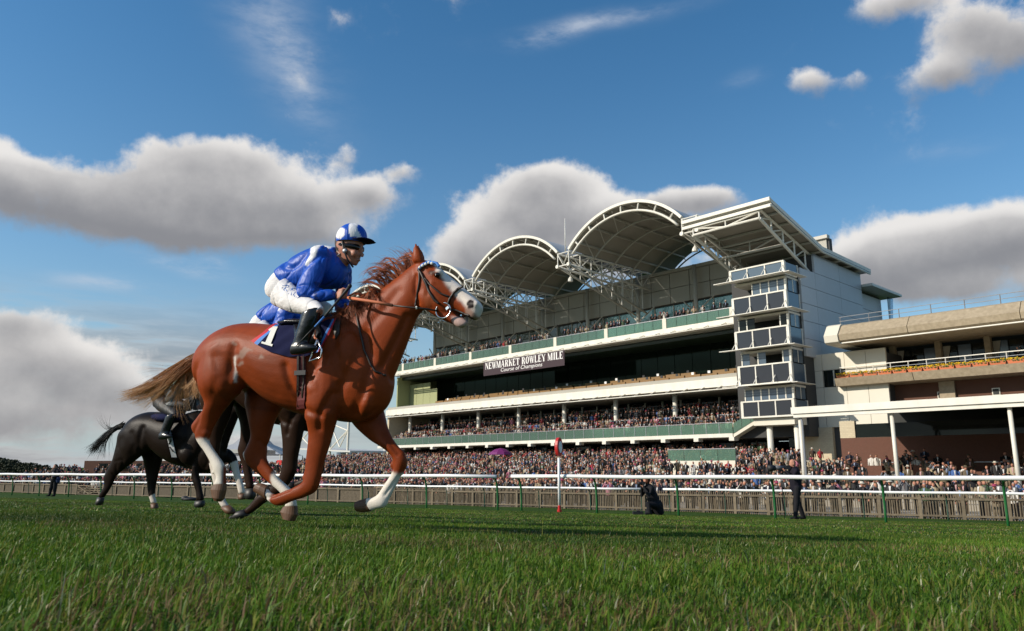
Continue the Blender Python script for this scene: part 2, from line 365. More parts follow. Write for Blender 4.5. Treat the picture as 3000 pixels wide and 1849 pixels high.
# ------------------------------------------------------------------ running rails
RR = np.array([12.8, 19.1]); RL = np.array([-28.8, 44.])
QR = np.array([21.9, 32.]); QL = np.array([-51., 75.])
def on_line(u, A, B):       # point of ground line A-B seen at photograph column u
    k = (u - 1500) / F; d = B - A; z = -1.8
    t = (k * (A[1] * CPT + z * SPT) - A[0]) / (d[0] - k * d[1] * CPT); return A + t * d
def running_rail(name, label, A, B, us, ends, h, r, pr, pm, group):
    tr = (B - A) / np.linalg.norm(B - A); toward = np.array([-tr[1], tr[0]]); toward = toward if toward[1] < 0 else -toward
    pts = [on_line(u, A, B) for u in us]; e0, e1 = [on_line(u, A, B) for u in ends]
    mid = (e0 + e1) / 2; rt = empty(name, (mid[0], mid[1], float(gnd(*mid))), label, 'rail', group)
    line = []
    n = max(6, int(np.linalg.norm(e1 - e0) / 2))
    for i in range(n + 1):
        q = e0 + (e1 - e0) * i / n + toward * .3; z = float(gnd(*(q - toward * .3))) + h + .012 * sin(i * 2.1)
        line.append((q[0], q[1], z))
    MB().tube(line, r, 10).build('rail', M['rail'], rt, smooth=True)
    for p in pts:
        z0 = float(gnd(*p)); b = MB(); prof = [(0, -.1), (0, .3), (.03, h * .62), (.08, h * .8), (.18, h * .93), (.3, h - r * .6)]
        b.tube([(p[0] + toward[0] * a, p[1] + toward[1] * a, z0 + c) for a, c in prof], pr, 8); b.build('post', pm, rt, smooth=True)
    return rt
running_rail('running_rail', 'white running rail on green curved posts left of the gap, nearer row', RR, RL, [-160, -30, 33, 112, 198, 292, 390, 500, 620, 760, 900, 1060, 1249, 1458], (-300, 1466), 1.17, .062, .034, M['greenp'], 'nearer white running rail')
running_rail('running_rail', 'white running rail on green curved posts right of the gap, nearer row', RR, RL, [1528, 1750, 1990, 2275, 2600, 2960, 3350], (1512, 3500), 1.17, .062, .034, M['greenp'], 'nearer white running rail')
running_rail('running_rail', 'thin white running rail close to the timber fence, left length', QR, QL, [-120, -10, 85, 210, 330, 465, 560, 700, 830, 960, 1080, 1195, 1310, 1420, 1580, 1730, 1880], (-200, 1886), 1.19, .06, .026, M['dgreenp'], 'farther white running rail')
running_rail('running_rail', 'thin white running rail close to the timber fence, right length', QR, QL, [1962, 2125, 2300, 2530, 2775, 3060], (1950, 3300), 1.19, .06, .026, M['dgreenp'], 'farther white running rail')
# ------------------------------------------------------------------ timber fence
def fpt(p, q=0.): return FR + FD * p + FN * q      # p metres left of FR along the fence
def pfor(u): return float(np.dot(on_line(u, FR, FL) - FR, FD))
FD3 = np.array([*FD, 0]); FN3 = np.array([*FN, 0])
def fz(p): return float(gnd(*fpt(p)))
def fence_right():
    p0, p1 = pfor(3250), pfor(1060); c = fpt((p0 + p1) / 2)
    rt = empty('picket_fence', (c[0], c[1], fz((p0 + p1) / 2)), 'long weathered timber picket fence along the crowd enclosure', 'fence')
    # posts
    base = MB(); base.box((-.075, -.07, -.1), (.15, 0, 0), (0, .14, 0), (0, 0, 1.2)); base.box((-.085, -.08, 1.1), (.17, 0, 0), (0, .16, 0), (0, 0, .035)); pm = base.mesh('post', M['timber'])
    pk = MB(); pk.box((-.023, -.01, .02), (.046, 0, 0), (0, .02, 0), (0, 0, 1.2)); pkm = pk.mesh('picket', M['timber'])
    ang = atan2(FD[1], FD[0]); lo = np.array(rt.location)
    posts = []; p = p0; i = 0
    while p < p1: posts.append(p); p += 1.82
    for p in posts:
        g = fpt(p); o = link('post', pm, rt, (g[0] - lo[0], g[1] - lo[1], fz(p) - lo[2])); o.rotation_euler = (R.uniform(-.02, .02), R.uniform(-.02, .02), ang)
    for a, b_ in zip(posts[:-1], posts[1:]):
        for z, hh in ((1.0, .1), (.2, .09)):
            A = fpt(a + .075, -.05); B = fpt(b_ - .075, -.05); dz = R.uniform(-.012, .012)
            MB().bar((A[0], A[1], fz(a) + z + dz), (B[0], B[1], fz(b_) + z + dz), .045, hh).build('fence_rail', M['timber'], rt)
    step = .112; n = int((p1 - p0) / step); rest = MB()
    for k in range(n):
        p = p0 + k * step; g = fpt(p, .01); z = fz(p); j = R.uniform(-.03, .03); t = R.uniform(-.02, .02)
        u = proj((g[0], g[1], z))[0]
        if p - pfor(3080) < 300 * step and p > pfor(3080):
            o = link('picket', pkm, rt, (g[0] - lo[0], g[1] - lo[1], z - lo[2] + j)); o.rotation_euler = (0, t, ang)
        else:
            rest.box(np.array([g[0], g[1], z + .02 + j]) - FD3 * .023 - FN3 * .01, FD3 * .046, FN3 * .02, UP * 1.2)
    o = rest.build('far_pickets', M['timber'], rt); tag(o, kind='stuff')
fence_right()
def fence_left():
    for (u0, u1, lab) in ((1060, 305, 'close-boarded timber fence with stout posts, between the gate and the pickets'), (228, -200, 'close-boarded timber fence with stout posts, left of the wooden gate')):
        p0, p1 = pfor(u0), pfor(u1); c = fpt((p0 + p1) / 2)
        rt = empty('board_fence', (c[0], c[1], fz((p0 + p1) / 2)), lab, 'fence', 'close-boarded fence lengths')
        n = int((p1 - p0) / 2.45); st = (p1 - p0) / n
        for i in range(n + 1):
            p = p0 + i * st; g = fpt(p); MB().box(np.array([g[0], g[1], fz(p) - .1]) - FD3 * .09 - FN3 * .1, FD3 * .18, FN3 * .18, UP * 1.3).build('post', M['timber'], rt)
            if i == n: break
            a, b_ = p + .09, p + st - .09
            for z in (.15, 1.06):
                A, B = fpt(a, -.06), fpt(b_, -.06); MB().bar((A[0], A[1], fz(a) + z), (B[0], B[1], fz(b_) + z), .05, .1).build('fence_rail', M['timber'], rt)
            bd = MB(); k = int((b_ - a) / .14)
            for j in range(k):
                q = fpt(a + j * (b_ - a) / k, 0); bd.box(np.array([q[0], q[1], fz(a) + .05 + R.uniform(-.01, .01)]), FD3 * ((b_ - a) / k - .012), FN3 * .02, UP * 1.1)
            tag(bd.build('boards', M['timberdark'], rt), kind='stuff')
    p0, p1 = pfor(305), pfor(228); m_ = (p0 + p1) / 2; c = fpt(m_, -.02)
    rt = empty('field_gate', (c[0], c[1], fz(m_)), 'pair of five-bar wooden gates with crossed braces in the fence', 'gate')
    for a, b_ in ((p0 + .1, m_ - .05), (m_ + .05, p1 - .1)):
        z = fz(m_)
        def P(p, h): g = fpt(p, -.02); return np.array([g[0], g[1], z + h])
        for h in (.12, .33, .54, .75, 1.0): MB().bar(P(a, h), P(b_, h), .04, .085).build('gate_bar', M['timber'], rt)
        for p in (a, b_): MB().bar(P(p, .05), P(p, 1.12), .09).build('gate_stile', M['timber'], rt)
        for q in ((a, b_), (b_, a)): MB().bar(P(q[0], .14) - FN3 * .035, P(q[1], .98) - FN3 * .035, .03, .07).build('gate_brace', M['timber'], rt)
fence_left()
# ------------------------------------------------------------------ terraces
TZ = lambda d: -2.35 + .2 * max(0, min(16, math.floor((d - 48) / 1.7)))
def terrace():
    rt = empty('terrace', bw(-60, 48, -2.6), None, None); tag(rt, kind='structure')
    for k in range(1, 17):
        d = 48 + 1.7 * k; b = MB().bb(-135, 12, d, (d + 1.704 if k < 16 else 92), -4.2, -2.35 + .2 * k - (.002 if k % 2 else 0)); b.build('step', M['conc2'], rt)
    rt2 = empty('bank_steps', (*fpt(95, 4), -2.8), None, None); tag(rt2, kind='structure')
    for k in range(8):
        a = fpt(52, 3 + k * 1.2); b = MB().box((a[0], a[1], -4.2), FD3 * 62, FN3 * (1.203 if k < 7 else 9), UP * (4.2 + gplane(*fpt(95)) + .24 * (k + 1))); b.build('step', M['conc2'], rt2)
terrace()
def apron():
    v = []; ps = np.linspace(-12, 120, 45); qs = (.25, 60)
    for q in qs:
        for p in ps: g = fpt(p, q); v.append((g[0], g[1], float(gnd(*g)) + .02))
    n = len(ps); f = [(i, i + 1, n + i + 1, n + i) for i in range(n - 1)]
    b = MB(); b.add(v, f); o = b.build('apron', M['conc2'], fix=True); tag(o, kind='structure')
apron()
# ------------------------------------------------------------------ finishing post
def finish_post():
    p = on_line(1650, RR, RL) - np.array([.15, .5]); z = float(gnd(*p)); rt = empty('finishing_post', (p[0], p[1], z), 'white finishing post topped by a red framed white disc, red foot', 'post')
    MB().tube([(p[0], p[1], z + .22), (p[0], p[1], z + 1.75)], .045, 12).build('shaft', M['rail'], rt, smooth=True)
    MB().tube([(p[0], p[1], z - .1), (p[0], p[1], z + .09)], .075, 12).tube([(p[0], p[1], z + .09), (p[0], p[1], z + .225)], .05, 12).build('foot', [M['red']], rt)
    # oval disc facing along the track
    ax = np.array([(RL - RR)[0], (RL - RR)[1], 0]); ax /= np.linalg.norm(ax); lat = np.array([-ax[1], ax[0], 0])
    c = np.array([p[0], p[1], z + 2.1]); n = 28
    def disc(ra, rb, t0, t1, mt, nm, off=0.):
        b = MB(); ring = [c + lat * ra * sin(2 * pi * k / n) + UP * rb * cos(2 * pi * k / n) for k in range(n)]
        v = [q + ax * t0 for q in ring] + [q + ax * t1 for q in ring]
        b.add(v, [tuple(range(n - 1, -1, -1)), tuple(range(n, 2 * n))] + [(k, (k + 1) % n, n + (k + 1) % n, n + k) for k in range(n)]); return b.build(nm, mt, rt, fix=True)
    disc(.2, .31, -.05, .05, M['red'], 'red_disc'); disc(.11, .19, -.075, -.052, M['print'], 'white_centre'); disc(.11, .19, .052, .075, M['print'], 'white_centre')
finish_post()
# ------------------------------------------------------------------ main grandstand
BAY = 9.23; S0, S1 = -111.6, -43.2
def bbox(name, mt, parent, *a):
    return MB().bb(*a).build(name, mt, parent)
def grandstand():
    g = empty('grandstand', bw(-78, 74.8, -1.5), 'large modern white grandstand with arched steel roofs and glass balconies', 'grandstand')
    W = M['white']
    # --- lower level (behind the terrace crowd)
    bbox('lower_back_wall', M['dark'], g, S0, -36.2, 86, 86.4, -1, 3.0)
    for i in range(24):
        a = S0 + .4 + i * 2.85
        bbox('lower_window', M['dglass'], g, a + .1, a + 2.75, 81, 81.06, .95, 2.95)
        bbox('lower_mullion', M['greypanel'], g, a - .1, a + .1, 80.9, 81.2, .9, 3.0)
    for i in range(8):
        a = S0 + 1.5 + i * BAY; bbox('lower_column', M['dark'], g, a, a + .7, 77.5, 78.2, -1, 3.05)
    # --- first floor seating balcony
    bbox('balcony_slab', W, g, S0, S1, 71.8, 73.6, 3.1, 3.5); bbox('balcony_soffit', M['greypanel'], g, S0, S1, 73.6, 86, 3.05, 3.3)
    for i in range(16): a = S0 + 2 + i * 4.4; bbox('slab_bracket', W, g, a, a + .6, 71.7, 72.6, 2.72, 3.098)
    for k in range(5): bbox('seating_step', M['conc2'], g, S0 + .5, S1, 72.4 + 1.45 * k, (73.852 + 1.45 * k) if k < 4 else 84, 3.3, 3.55 + .6 * k)
    n = 42; w = (S1 - S0) / n
    for i in range(n):
        a = S0 + i * w; bbox('glass_panel', M['gglass'], g, a + .03, a + w - .03, 71.9, 71.94, 3.53, 4.58)
        bbox('balustrade_post', M['metal'], g, a - .025, a + .025, 71.86, 71.96, 3.5, 4.62)
    bbox('handrail', M['metal'], g, S0, S1, 71.86, 71.96, 4.62, 4.68)
    for i in range(24):
        a = S0 + .6 + i * 2.85; bbox('first_floor_window', M['dglass'], g, a + .1, a + 2.75, 82.5, 82.56, 5.2, 8.45); bbox('first_floor_mullion', M['steel'], g, a - .1, a + .1, 82.3, 82.6, 5.2, 8.5)
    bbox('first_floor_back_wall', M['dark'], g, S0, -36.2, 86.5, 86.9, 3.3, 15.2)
    for i in range(8):
        a = -109.2 + i * BAY; MB().tube([bw(a, 76.8, 3.5), bw(a, 76.8, 8.65)], .3, 12).build('balcony_column', W, g, smooth=True)
    for i in range(8):     # tubular crowd barriers on the seating
        a = -108 + i * 8.6; b = MB()
        for zz in (5.35, 5.85): b.bar(bw(a, 76.4, zz), bw(a + 5.5, 76.4, zz), .07)
        for k in range(4): b.bar(bw(a + k * 1.83, 76.4, 4.6), bw(a + k * 1.83, 76.4, 5.9), .06)
        b.build('crowd_barrier', M['metal'], g)
    bbox('end_wall', M['stone'], g, S0 - .5, S0, 74, 86, -1, 8.6)
    # --- second floor fascia and recess
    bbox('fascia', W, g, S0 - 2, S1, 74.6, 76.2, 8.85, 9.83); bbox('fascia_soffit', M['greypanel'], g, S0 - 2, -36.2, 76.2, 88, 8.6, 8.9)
    bbox('ledge', M['greypanel'], g, S0 - 2, S1, 75.0, 76.6, 9.83, 10.3)
    lv = MB()
    for k in range(3): lv.bb(S0 - 2, S1, 73.5 + k * .35, 73.72 + k * .35, 8.42 + .05 * k, 8.5 + .05 * k)
    lv.build('sunshade_louvre', W, g)
    for i in range(30): a = S0 - 1 + i * 2.3; MB().bar(bw(a, 74.6, 8.95), bw(a, 73.5, 8.5), .08).build('louvre_bracket', M['steel'], g)
    bbox('recess_floor', M['conc2'], g, S0, S1, 76.6, 88, 9.7, 10.2)
    for i in range(22):
        a = S0 + 9.5 + i * 2.68; bbox('recess_window', M['rglass'], g, a + .04, a + 2.64, 81.0, 81.05, 10.9, 15.1)
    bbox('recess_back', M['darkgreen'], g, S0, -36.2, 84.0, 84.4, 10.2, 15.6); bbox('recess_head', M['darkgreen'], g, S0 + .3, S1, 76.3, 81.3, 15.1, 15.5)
    bbox('recess_side_wall', M['olive'], g, S0, S0 + .3, 75.4, 84, 10.2, 15.6)
    for i in range(4): bbox('recess_wall_panel', M['olive'], g, S0 + .4 + i * 2.0, S0 + 2.35 + i * 2.0, 78.0, 78.15, 10.2, 14.4 - (.0 if i < 3 else 1.2))
    for i in range(26):     # commentary desks
        for k, (d, z) in enumerate(((77.2, 10.2), (79.0, 10.75))):
            a = S0 + 9 + i * 2.28 + k * .4
            if R.random() < .12: continue
            bbox('press_desk', M['desk'], g, a, a + 2.1, d, d + .5, z, z + .62 + R.uniform(0, .1))
            if R.random() < .8: bbox('desk_screen', M['black'] if R.random() < .7 else M['print'], g, a + .8, a + 1.15, d + .1, d + .18, z + .7, z + 1.0)
    # --- top balcony
    bbox('top_balcony_slab', W, g, S0 - 1, S1, 74.5, 76.3, 15.85, 16.45); bbox('top_balcony_floor', M['greypanel'], g, S0 - .5, -36.2, 76.3, 90, 15.62, 16.45)
    bbox('top_balcony_step', M['conc2'], g, S0, S1, 74.9, 77, 16.46, 16.98)
    lv = MB()
    for k in range(3): lv.bb(S0 - 1, S1, 73.4 + k * .35, 73.62 + k * .35, 15.5 + .06 * k, 15.58 + .06 * k)
    lv.build('sunshade_louvre', W, g)
    for i in range(30): a = S0 + i * 2.3; MB().bar(bw(a, 74.5, 16.0), bw(a, 73.4, 15.58), .08).build('louvre_bracket', M['steel'], g)
    npan = 6; sub = MB
    i = 0; a = S1 - .9
    while a > S0 + .2:
        bbox('balustrade_pier', M['cream'], g, a - .28, a + .28, 74.55, 74.8, 16.452, 17.72)
        for k in range(npan):
            w = (BAY - .56) / npan; b0 = a - .28 - (k + 1) * w
            if b0 < S0: continue
            bbox('glass_panel', M['gglass'], g, b0 + .03, b0 + w - .03, 74.62, 74.66, 16.5, 17.62)
        a -= BAY
    bbox('handrail', M['metal'], g, S0, S1, 74.6, 74.68, 17.66, 17.72)
    # --- upper facade: glass below, concrete panels above
    n = 24; w = (-36.5 - S0) / n
    for i in range(n):
        a = S0 + i * w; bbox('upper_window', M['pglass'], g, a + .06, a + w - .06, 84.0, 84.05, 16.5, 21.55); bbox('upper_mullion', M['tube'], g, a - .06, a + .06, 83.9, 84.1, 16.45, 21.6)
        for k in range(2): bbox('wall_panel', M['greypanel'], g, a + .05, a + w - .05, 83.3, 83.6, 21.7 + 2.1 * k, 23.72 + 2.1 * k)
    bbox('wall_backing', M['joint'], g, S0, -36.3, 83.5, 84.2, 21.6, 25.95); bbox('upper_room_back', M['olive'], g, S0, -36.3, 90, 90.3, 16.4, 21.6)
    bbox('wall_head_beam', M['tube'], g, S0 - .2, -36.3, 83.0, 83.7, 25.9, 26.3)
    for i in range(9):
        a = -118.7 + 9.35 * i + 3.0 + 5.9
        if a < S0 or a > -37: continue
        MB().tube([bw(a, 82.2, 16.4), bw(a, 82.2, 26)], .28, 10).build('roof_column', M['tube'], g, smooth=True)
        for s in (-1, 1):      # branching column heads
            MB().tube([bw(a, 82.2, 19.6), bw(a + s * 2.4, 82.8, 21.6)], .09, 6).build('column_strut', M['tube'], g)
    for i in range(30):  # diagonals behind the glass, modelled in place of the roof trusses' reflection
        a = S0 + 1 + i * 2.3; MB().bar(bw(a, 86.5, 17), bw(a + (2.2 if i % 2 else -2.2), 87, 21.4), .16).build('reflected_lattice', M['tube'], g)
    return g
GS = grandstand()
FEET = [-43.9 - 18.7 * k for k in range(5)]
ZF, RISE = 26.75, 3.75
def arc(Sa, Sb, t, drop=0.):     # t in 0..1 from left foot to right foot
    half = (Sb - Sa) / 2; Rr = (half * half + RISE * RISE) / (2 * RISE); th = math.asin(half / Rr); a = -th + 2 * th * t
    return (Sa + Sb) / 2 + (Rr - drop) * sin(a), ZF + RISE - Rr + (Rr - drop) * cos(a)
def vaults():
    for k in range(4):
        Sb, Sa = FEET[k] - .9, FEET[k + 1] + .9
        rt = empty('roof_vault', bw((Sa + Sb) / 2, 66.6, 24.8), ('barrel-vaulted roof bay %s on arched white tubes' % ['nearest the flat roof corner', 'second from the flat roof corner', 'third from the flat roof corner', 'farthest from the flat roof corner'][k]), 'roof', 'arched roof bays of the grandstand')
        n = 28; b = MB(); v = []
        for d in (66.9, 87.5):
            for t in range(n + 1): s, z = arc(Sa, Sb, t / n); v.append(bw(s, d, z))
            for t in range(n + 1): s, z = arc(Sa, Sb, t / n, .22); v.append(bw(s, d, z))
        m = n + 1; q = 2 * m; f = []; mi = []
        for t in range(n):
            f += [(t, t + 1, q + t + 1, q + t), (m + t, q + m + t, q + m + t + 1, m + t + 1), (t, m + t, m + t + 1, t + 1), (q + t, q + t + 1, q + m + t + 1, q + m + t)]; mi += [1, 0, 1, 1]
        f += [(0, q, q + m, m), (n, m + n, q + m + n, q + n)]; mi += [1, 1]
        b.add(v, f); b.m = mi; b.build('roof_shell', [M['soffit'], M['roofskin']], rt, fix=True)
        b = MB(); v = []      # white edge trim
        for d, dr in ((66.55, -.08), (66.9, -.08), (66.9, .24), (66.55, .24)):
            for t in range(n + 1): s, z = arc(Sa, Sb, t / n, dr); v.append(bw(s, d, z))
        f = [(i * m + t, i * m + t + 1, ((i + 1) % 4) * m + t + 1, ((i + 1) % 4) * m + t) for i in range(4) for t in range(n)] + [(0, m, 2 * m, 3 * m), (n, m + n, 2 * m + n, 3 * m + n)]
        b.add(v, f); b.build('roof_edge', M['white'], rt, fix=True)
        for j in range(6):
            d = 66.75 + j * 4.0; pts = []
            for t in range(n + 1): s, z = arc(Sa - .2, Sb + .2, t / n, 1.15); pts.append(bw(s, d, z))
            MB().tube(pts, .15 if j == 0 else .11, 8).build('arch_tube', M['white'] if j == 0 else M['tube'], rt, smooth=True)
        for j in range(7):
            t = (j + .5) / 7; s, z = arc(Sa, Sb, t, .42); MB().bar(bw(s, 66.7, z), bw(s, 87, z), .16, .22).build('purlin', M['tube'], rt)
            s2, z2 = arc(Sa, Sb, t, 1.1); MB().tube([bw(s, 66.72, z), bw(s2, 66.74, z2)], .11, 6).build('hanger', M['white'], rt)
            for jj in range(1, 6):
                MB().tube([bw(s, 66.75 + jj * 4, z), bw(s2, 66.75 + jj * 4, z2)], .06, 5).build('hanger', M['tube'], rt)
        for j in range(3):
            for s_ in (-1, 1):
                t0, t1 = .5 + s_ * (.08 + .14 * j), .5 + s_ * (.22 + .14 * j); sA, zA = arc(Sa, Sb, t0, .5); sB, zB = arc(Sa, Sb, t1, 1.1)
                MB().bar(bw(sA, 66.9, zA), bw(sB, 70.7, zB), .09).build('brace', M['tube'], rt)
    # valley trusses between the vaults
    for k, s in enumerate(FEET):
        rt = empty('valley_truss', bw(s, 67, 21.2), ('white tubular truss carrying the roof valley, ' + ['beside the flat corner roof', 'below the thin roof mast', 'behind the chestnut horse head', 'left of the chestnut horse neck', 'at the far left roof end'][k]), 'truss', 'tubular roof valley trusses')
        wd = .95
        top = [bw(s - wd, 66.7, 26.45), bw(s + wd, 66.7, 26.45)]
        for sg in (-1, 1):
            MB().tube([bw(s + sg * wd, 66.7, 26.45), bw(s + sg * wd, 84, 26.45)], .12, 8).build('top_chord', M['steel'], rt, smooth=True)
            MB().tube([bw(s + sg * wd, 66.7, 24.8), bw(s + sg * wd, 84, 24.1)], .15, 8).build('bottom_chord', M['steel'], rt, smooth=True)
            MB().tube([bw(s + sg * wd, 67.0, 24.75), bw(s + sg * wd, 82.2, 20.7)], .14, 8).build('raking_strut', M['tube'], rt, smooth=True)
            for j in range(9):
                d = 66.7 + j * 2.1; zb = 24.8 - .7 * j * 2.1 / 17.3; MB().tube([bw(s + sg * wd, d, 26.45), bw(s + sg * wd, d, zb)], .075, 6).build('truss_post', M['steel'], rt)
                if j < 8: MB().tube([bw(s + sg * wd, d + (2.1 if j % 2 else 0), 26.45), bw(s + sg * wd, d + (0 if j % 2 else 2.1), zb)], .07, 6).build('truss_diagonal', M['steel'], rt)
                if 1 < j < 8: MB().tube([bw(s + sg * wd, d, zb), bw(s + sg * wd, d, 24.75 - (d - 67) * .266)], .06, 6).build('strut_post', M['steel'], rt)
                if 1 < j < 7: MB().tube([bw(s + sg * wd, d, zb), bw(s + sg * wd, d + 2.1, 24.75 - (d + 2.1 - 67) * .266)], .06, 6).build('strut_diagonal', M['tube'], rt)
        for j in range(9):
            d = 66.7 + j * 2.1; MB().tube([bw(s - wd, d, 26.45), bw(s + wd, d, 26.45)], .07, 6).build('cross_bar', M['steel'], rt); MB().tube([bw(s - wd, d, 24.8 - .085 * j), bw(s + wd, d, 24.8 - .085 * j)], .09, 6).build('cross_bar', M['steel'], rt)
        MB().tube([bw(s - wd, 66.7, 26.4), bw(s, 66.7, 24.85), bw(s + wd, 66.7, 26.4)], .09, 6).build('front_brace', M['white'], rt)
        for sg in (-1, 1): MB().tube([bw(s + sg * wd, 66.5, 24.8), bw(s + sg * wd, 66.9, 24.8)], .24, 10).build('node_cap', M['white'], rt)
        if k < 4 and k > 0:
            for j in range(9):
                d = 69.3 + j * 1.95; MB().bb(s - wd, s + wd, d, d + 1.85, 26.62, 26.66).build('rooflight_pane', M['skyglass'], rt)
        lp = bw(s - wd, 69, 23.9); b = MB(); b.tube([lp + UP * 1.0, lp], .06, 6); b.tube([lp, lp - UP * .25, lp - UP * .6], [.1, .28, .34], 10); b.build('floodlight', M['steel'], rt)
    q = bw(-62.4, 66.9, 26.6)
    b = MB().tube([q, q + UP * 2.1, q + UP * 4.4], [.08, .06, .04], 8); o = b.build('roof_mast', M['steel'], smooth=True); tag(o, 'thin white pole standing between the two nearest roof vaults', 'mast')
vaults()
def flat_roof():
    rt = empty('corner_roof', bw(-39, 77, 22), 'flat white corner roof tilting up over the tower, tubular trusses below', 'roof')
    prof = [(66.5, 26.0), (77.2, 23.2), (89.5, 22.9)]; a, c = -44.6, -34.3; b = MB(); v = []
    for (d, z) in prof: v += [bw(a, d, z), bw(c, d, z), bw(c, d, z - .4), bw(a, d, z - .4)]
    f = []; mi = []
    for i in range(2):
        o = 4 * i; f += [(o, o + 1, o + 5, o + 4), (o + 1, o + 2, o + 6, o + 5), (o + 2, o + 3, o + 7, o + 6), (o + 3, o, o + 4, o + 7)]; mi += [1, 1, 0, 1]
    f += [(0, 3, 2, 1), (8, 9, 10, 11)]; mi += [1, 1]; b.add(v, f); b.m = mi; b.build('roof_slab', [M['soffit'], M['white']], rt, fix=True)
    MB().bb(a, c, 66.2, 66.496, 25.72, 26.08).build('front_gutter', M['white'], rt); MB().bb(a, c, 66.3, 66.497, 25.1, 25.42).build('front_edge', M['white'], rt)
    def zr(d): return np.interp(d, [66.5, 77.2, 89.5], [25.55, 22.75, 22.45])
    for j in range(6): d = 68.3 + j * 2.2; MB().bar(bw(a + .2, d, zr(d) - .12), bw(c - .2, d, zr(d) - .12), .16, .2).build('purlin', M['tube'], rt)
    for j in range(4): d = 79 + j * 2.8; MB().bar(bw(-36.2, d, zr(d) - .12), bw(c - .1, d, zr(d) - .12), .16, .2).build('purlin', M['steel'], rt)
    MB().tube([bw(c - .1, 66.5, 25.4), bw(c - .1, 77.2, 22.65), bw(c - .1, 89.4, 22.35)], .13, 8).build('edge_tube', M['steel'], rt)
    for s in (-35.7, -43.4):
        MB().tube([bw(s, 66.6, 25.3), bw(s, 77, 22.5)], .14, 8).build('top_chord', M['steel'], rt); MB().tube([bw(s, 66.6, 24.3), bw(s, 77, 20.3)], .17, 8).build('bottom_chord', M['steel'], rt)
        for j in range(5):
            d = 66.6 + j * 2.3; zt = 25.3 - (d - 66.6) * .27; zb = 24.3 - (d - 66.6) * .385
            MB().tube([bw(s, d, zt), bw(s, d, zb)], .09, 6).build('truss_post', M['steel'], rt)
            if j < 4: MB().tube([bw(s, d, zb), bw(s, d + 2.3, zt - .62)], .08, 6).build('truss_diagonal', M['steel'], rt)
    for d, zt, zb in ((66.6, 25.3, 24.3), (71.2, 24.0, 22.5)):
        MB().tube([bw(-43.4, d, zb), bw(-35.7, d, zb)], .14, 8).build('cross_chord', M['white'] if d < 67 else M['tube'], rt); MB().tube([bw(-43.4, d, zt - .3), bw(-35.7, d, zt - .3)], .12, 8).build('cross_chord', M['white'] if d < 67 else M['tube'], rt)
        MB().tube([bw(-43.4, d, zt - .3), bw(-39.5, d, zb)], .09, 6).tube([bw(-39.5, d, zb), bw(-35.7, d, zt - .3)], .09, 6).tube([bw(-39.5, d, zb), bw(-39.5, d, zt - .3)], .08, 6).build('cross_bracing', M['white'] if d < 67 else M['tube'], rt)
flat_roof()
def end_block():
    rt = empty('end_pavilion', bw(-36, 80, 0), 'grey panel-clad end wall of the grandstand beside the glass tower', 'building')
    MB().bb(-43, -35.3, 73, 76.4, 3, 20.2).bb(-43, -35.3, 76.4, 88.2, 3, 22.3).build('core', M['joint'], rt)
    MB().bb(-42.9, -35.9, 88.2, 95.4, 3, 20.6).build('rear_core', M['joint'], rt)
    zs = [11.0 + 1.86 * k for k in range(7)]
    for k, z in enumerate(zs):
        ds = [73.0, 76.4, 82.4, 88.2] if z < 19.5 else [76.4, 82.4, 88.2]
        for d0, d1 in zip(ds[:-1], ds[1:]):
            zt = z + 1.83 if z + 1.83 < 22 else 22.6 - .03 * (d1 - 76)
            if d0 < 74 and z + 1.83 > 20.3: zt = 20.3
            MB().bb(-35.28, -35.05, d0 + .015, d1 - .015, z + .015, zt).build('cladding_panel', M['grey'], rt)
        if z < 20: MB().bb(-35.88, -35.7, 88.3, 95.3, z + .015, min(z + 1.83, 20.4)).build('cladding_panel', M['grey'], rt)
    MB().bb(-43, -33.9, 88.4, 97.4, 20.7, 21.0).build('rear_roof', M['white'], rt)
    v = [bw(-35, 95.5, 20.6), bw(-35, 97.3, 20.6), bw(-35, 95.5, 13)]; MB().add(v + [q + TB * .05 for q in v], [(0, 1, 2), (5, 4, 3), (0, 3, 4, 1), (1, 4, 5, 2), (2, 5, 3, 0)]).build('glass_fin', M['skyglass'], rt)
    # cream link block below
    MB().bb(-37, -28.2, 75.4, 84, -1, 10.9).build('link_core', M['joint'], rt)
    for i, (a, c) in enumerate(((-35.9, -34.5), (-34.46, -32.2), (-32.16, -30.1), (-30.06, -28.2))):
        for z0, z1 in ((3.9, 5.9), (5.94, 7.9), (7.94, 9.6), (9.64, 11.3)):
            if i in (1,) and z0 in (7.94,): continue
            MB().bb(a, c, 75.1, 75.39, z0, z1).build('cream_panel', M['cream'], rt)
    f = MB().bb(-34.4, -32.26, 75.2, 75.36, 7.96, 9.58).build('link_window', M['dglass'], rt); MB().bb(-33.4, -33.3, 75.05, 75.2, 7.96, 9.58).build('frame', M['white'], f)
    MB().bb(-36.9, -33.9, 74.9, 75.38, -1, 3.9).build('stone_wall', M['stone'], rt); MB().bb(-32.5, -28.1, 74.9, 75.38, -1, 3.9).build('stone_wall', M['stone'], rt)
    for z0 in (.4, 2.0):
        for a in (-38.6, -37.4): MB().bb(a, a + 1.1, 75.0, 75.1, z0, z0 + 1.5).build('stair_window', M['dglass'], rt)
end_block()
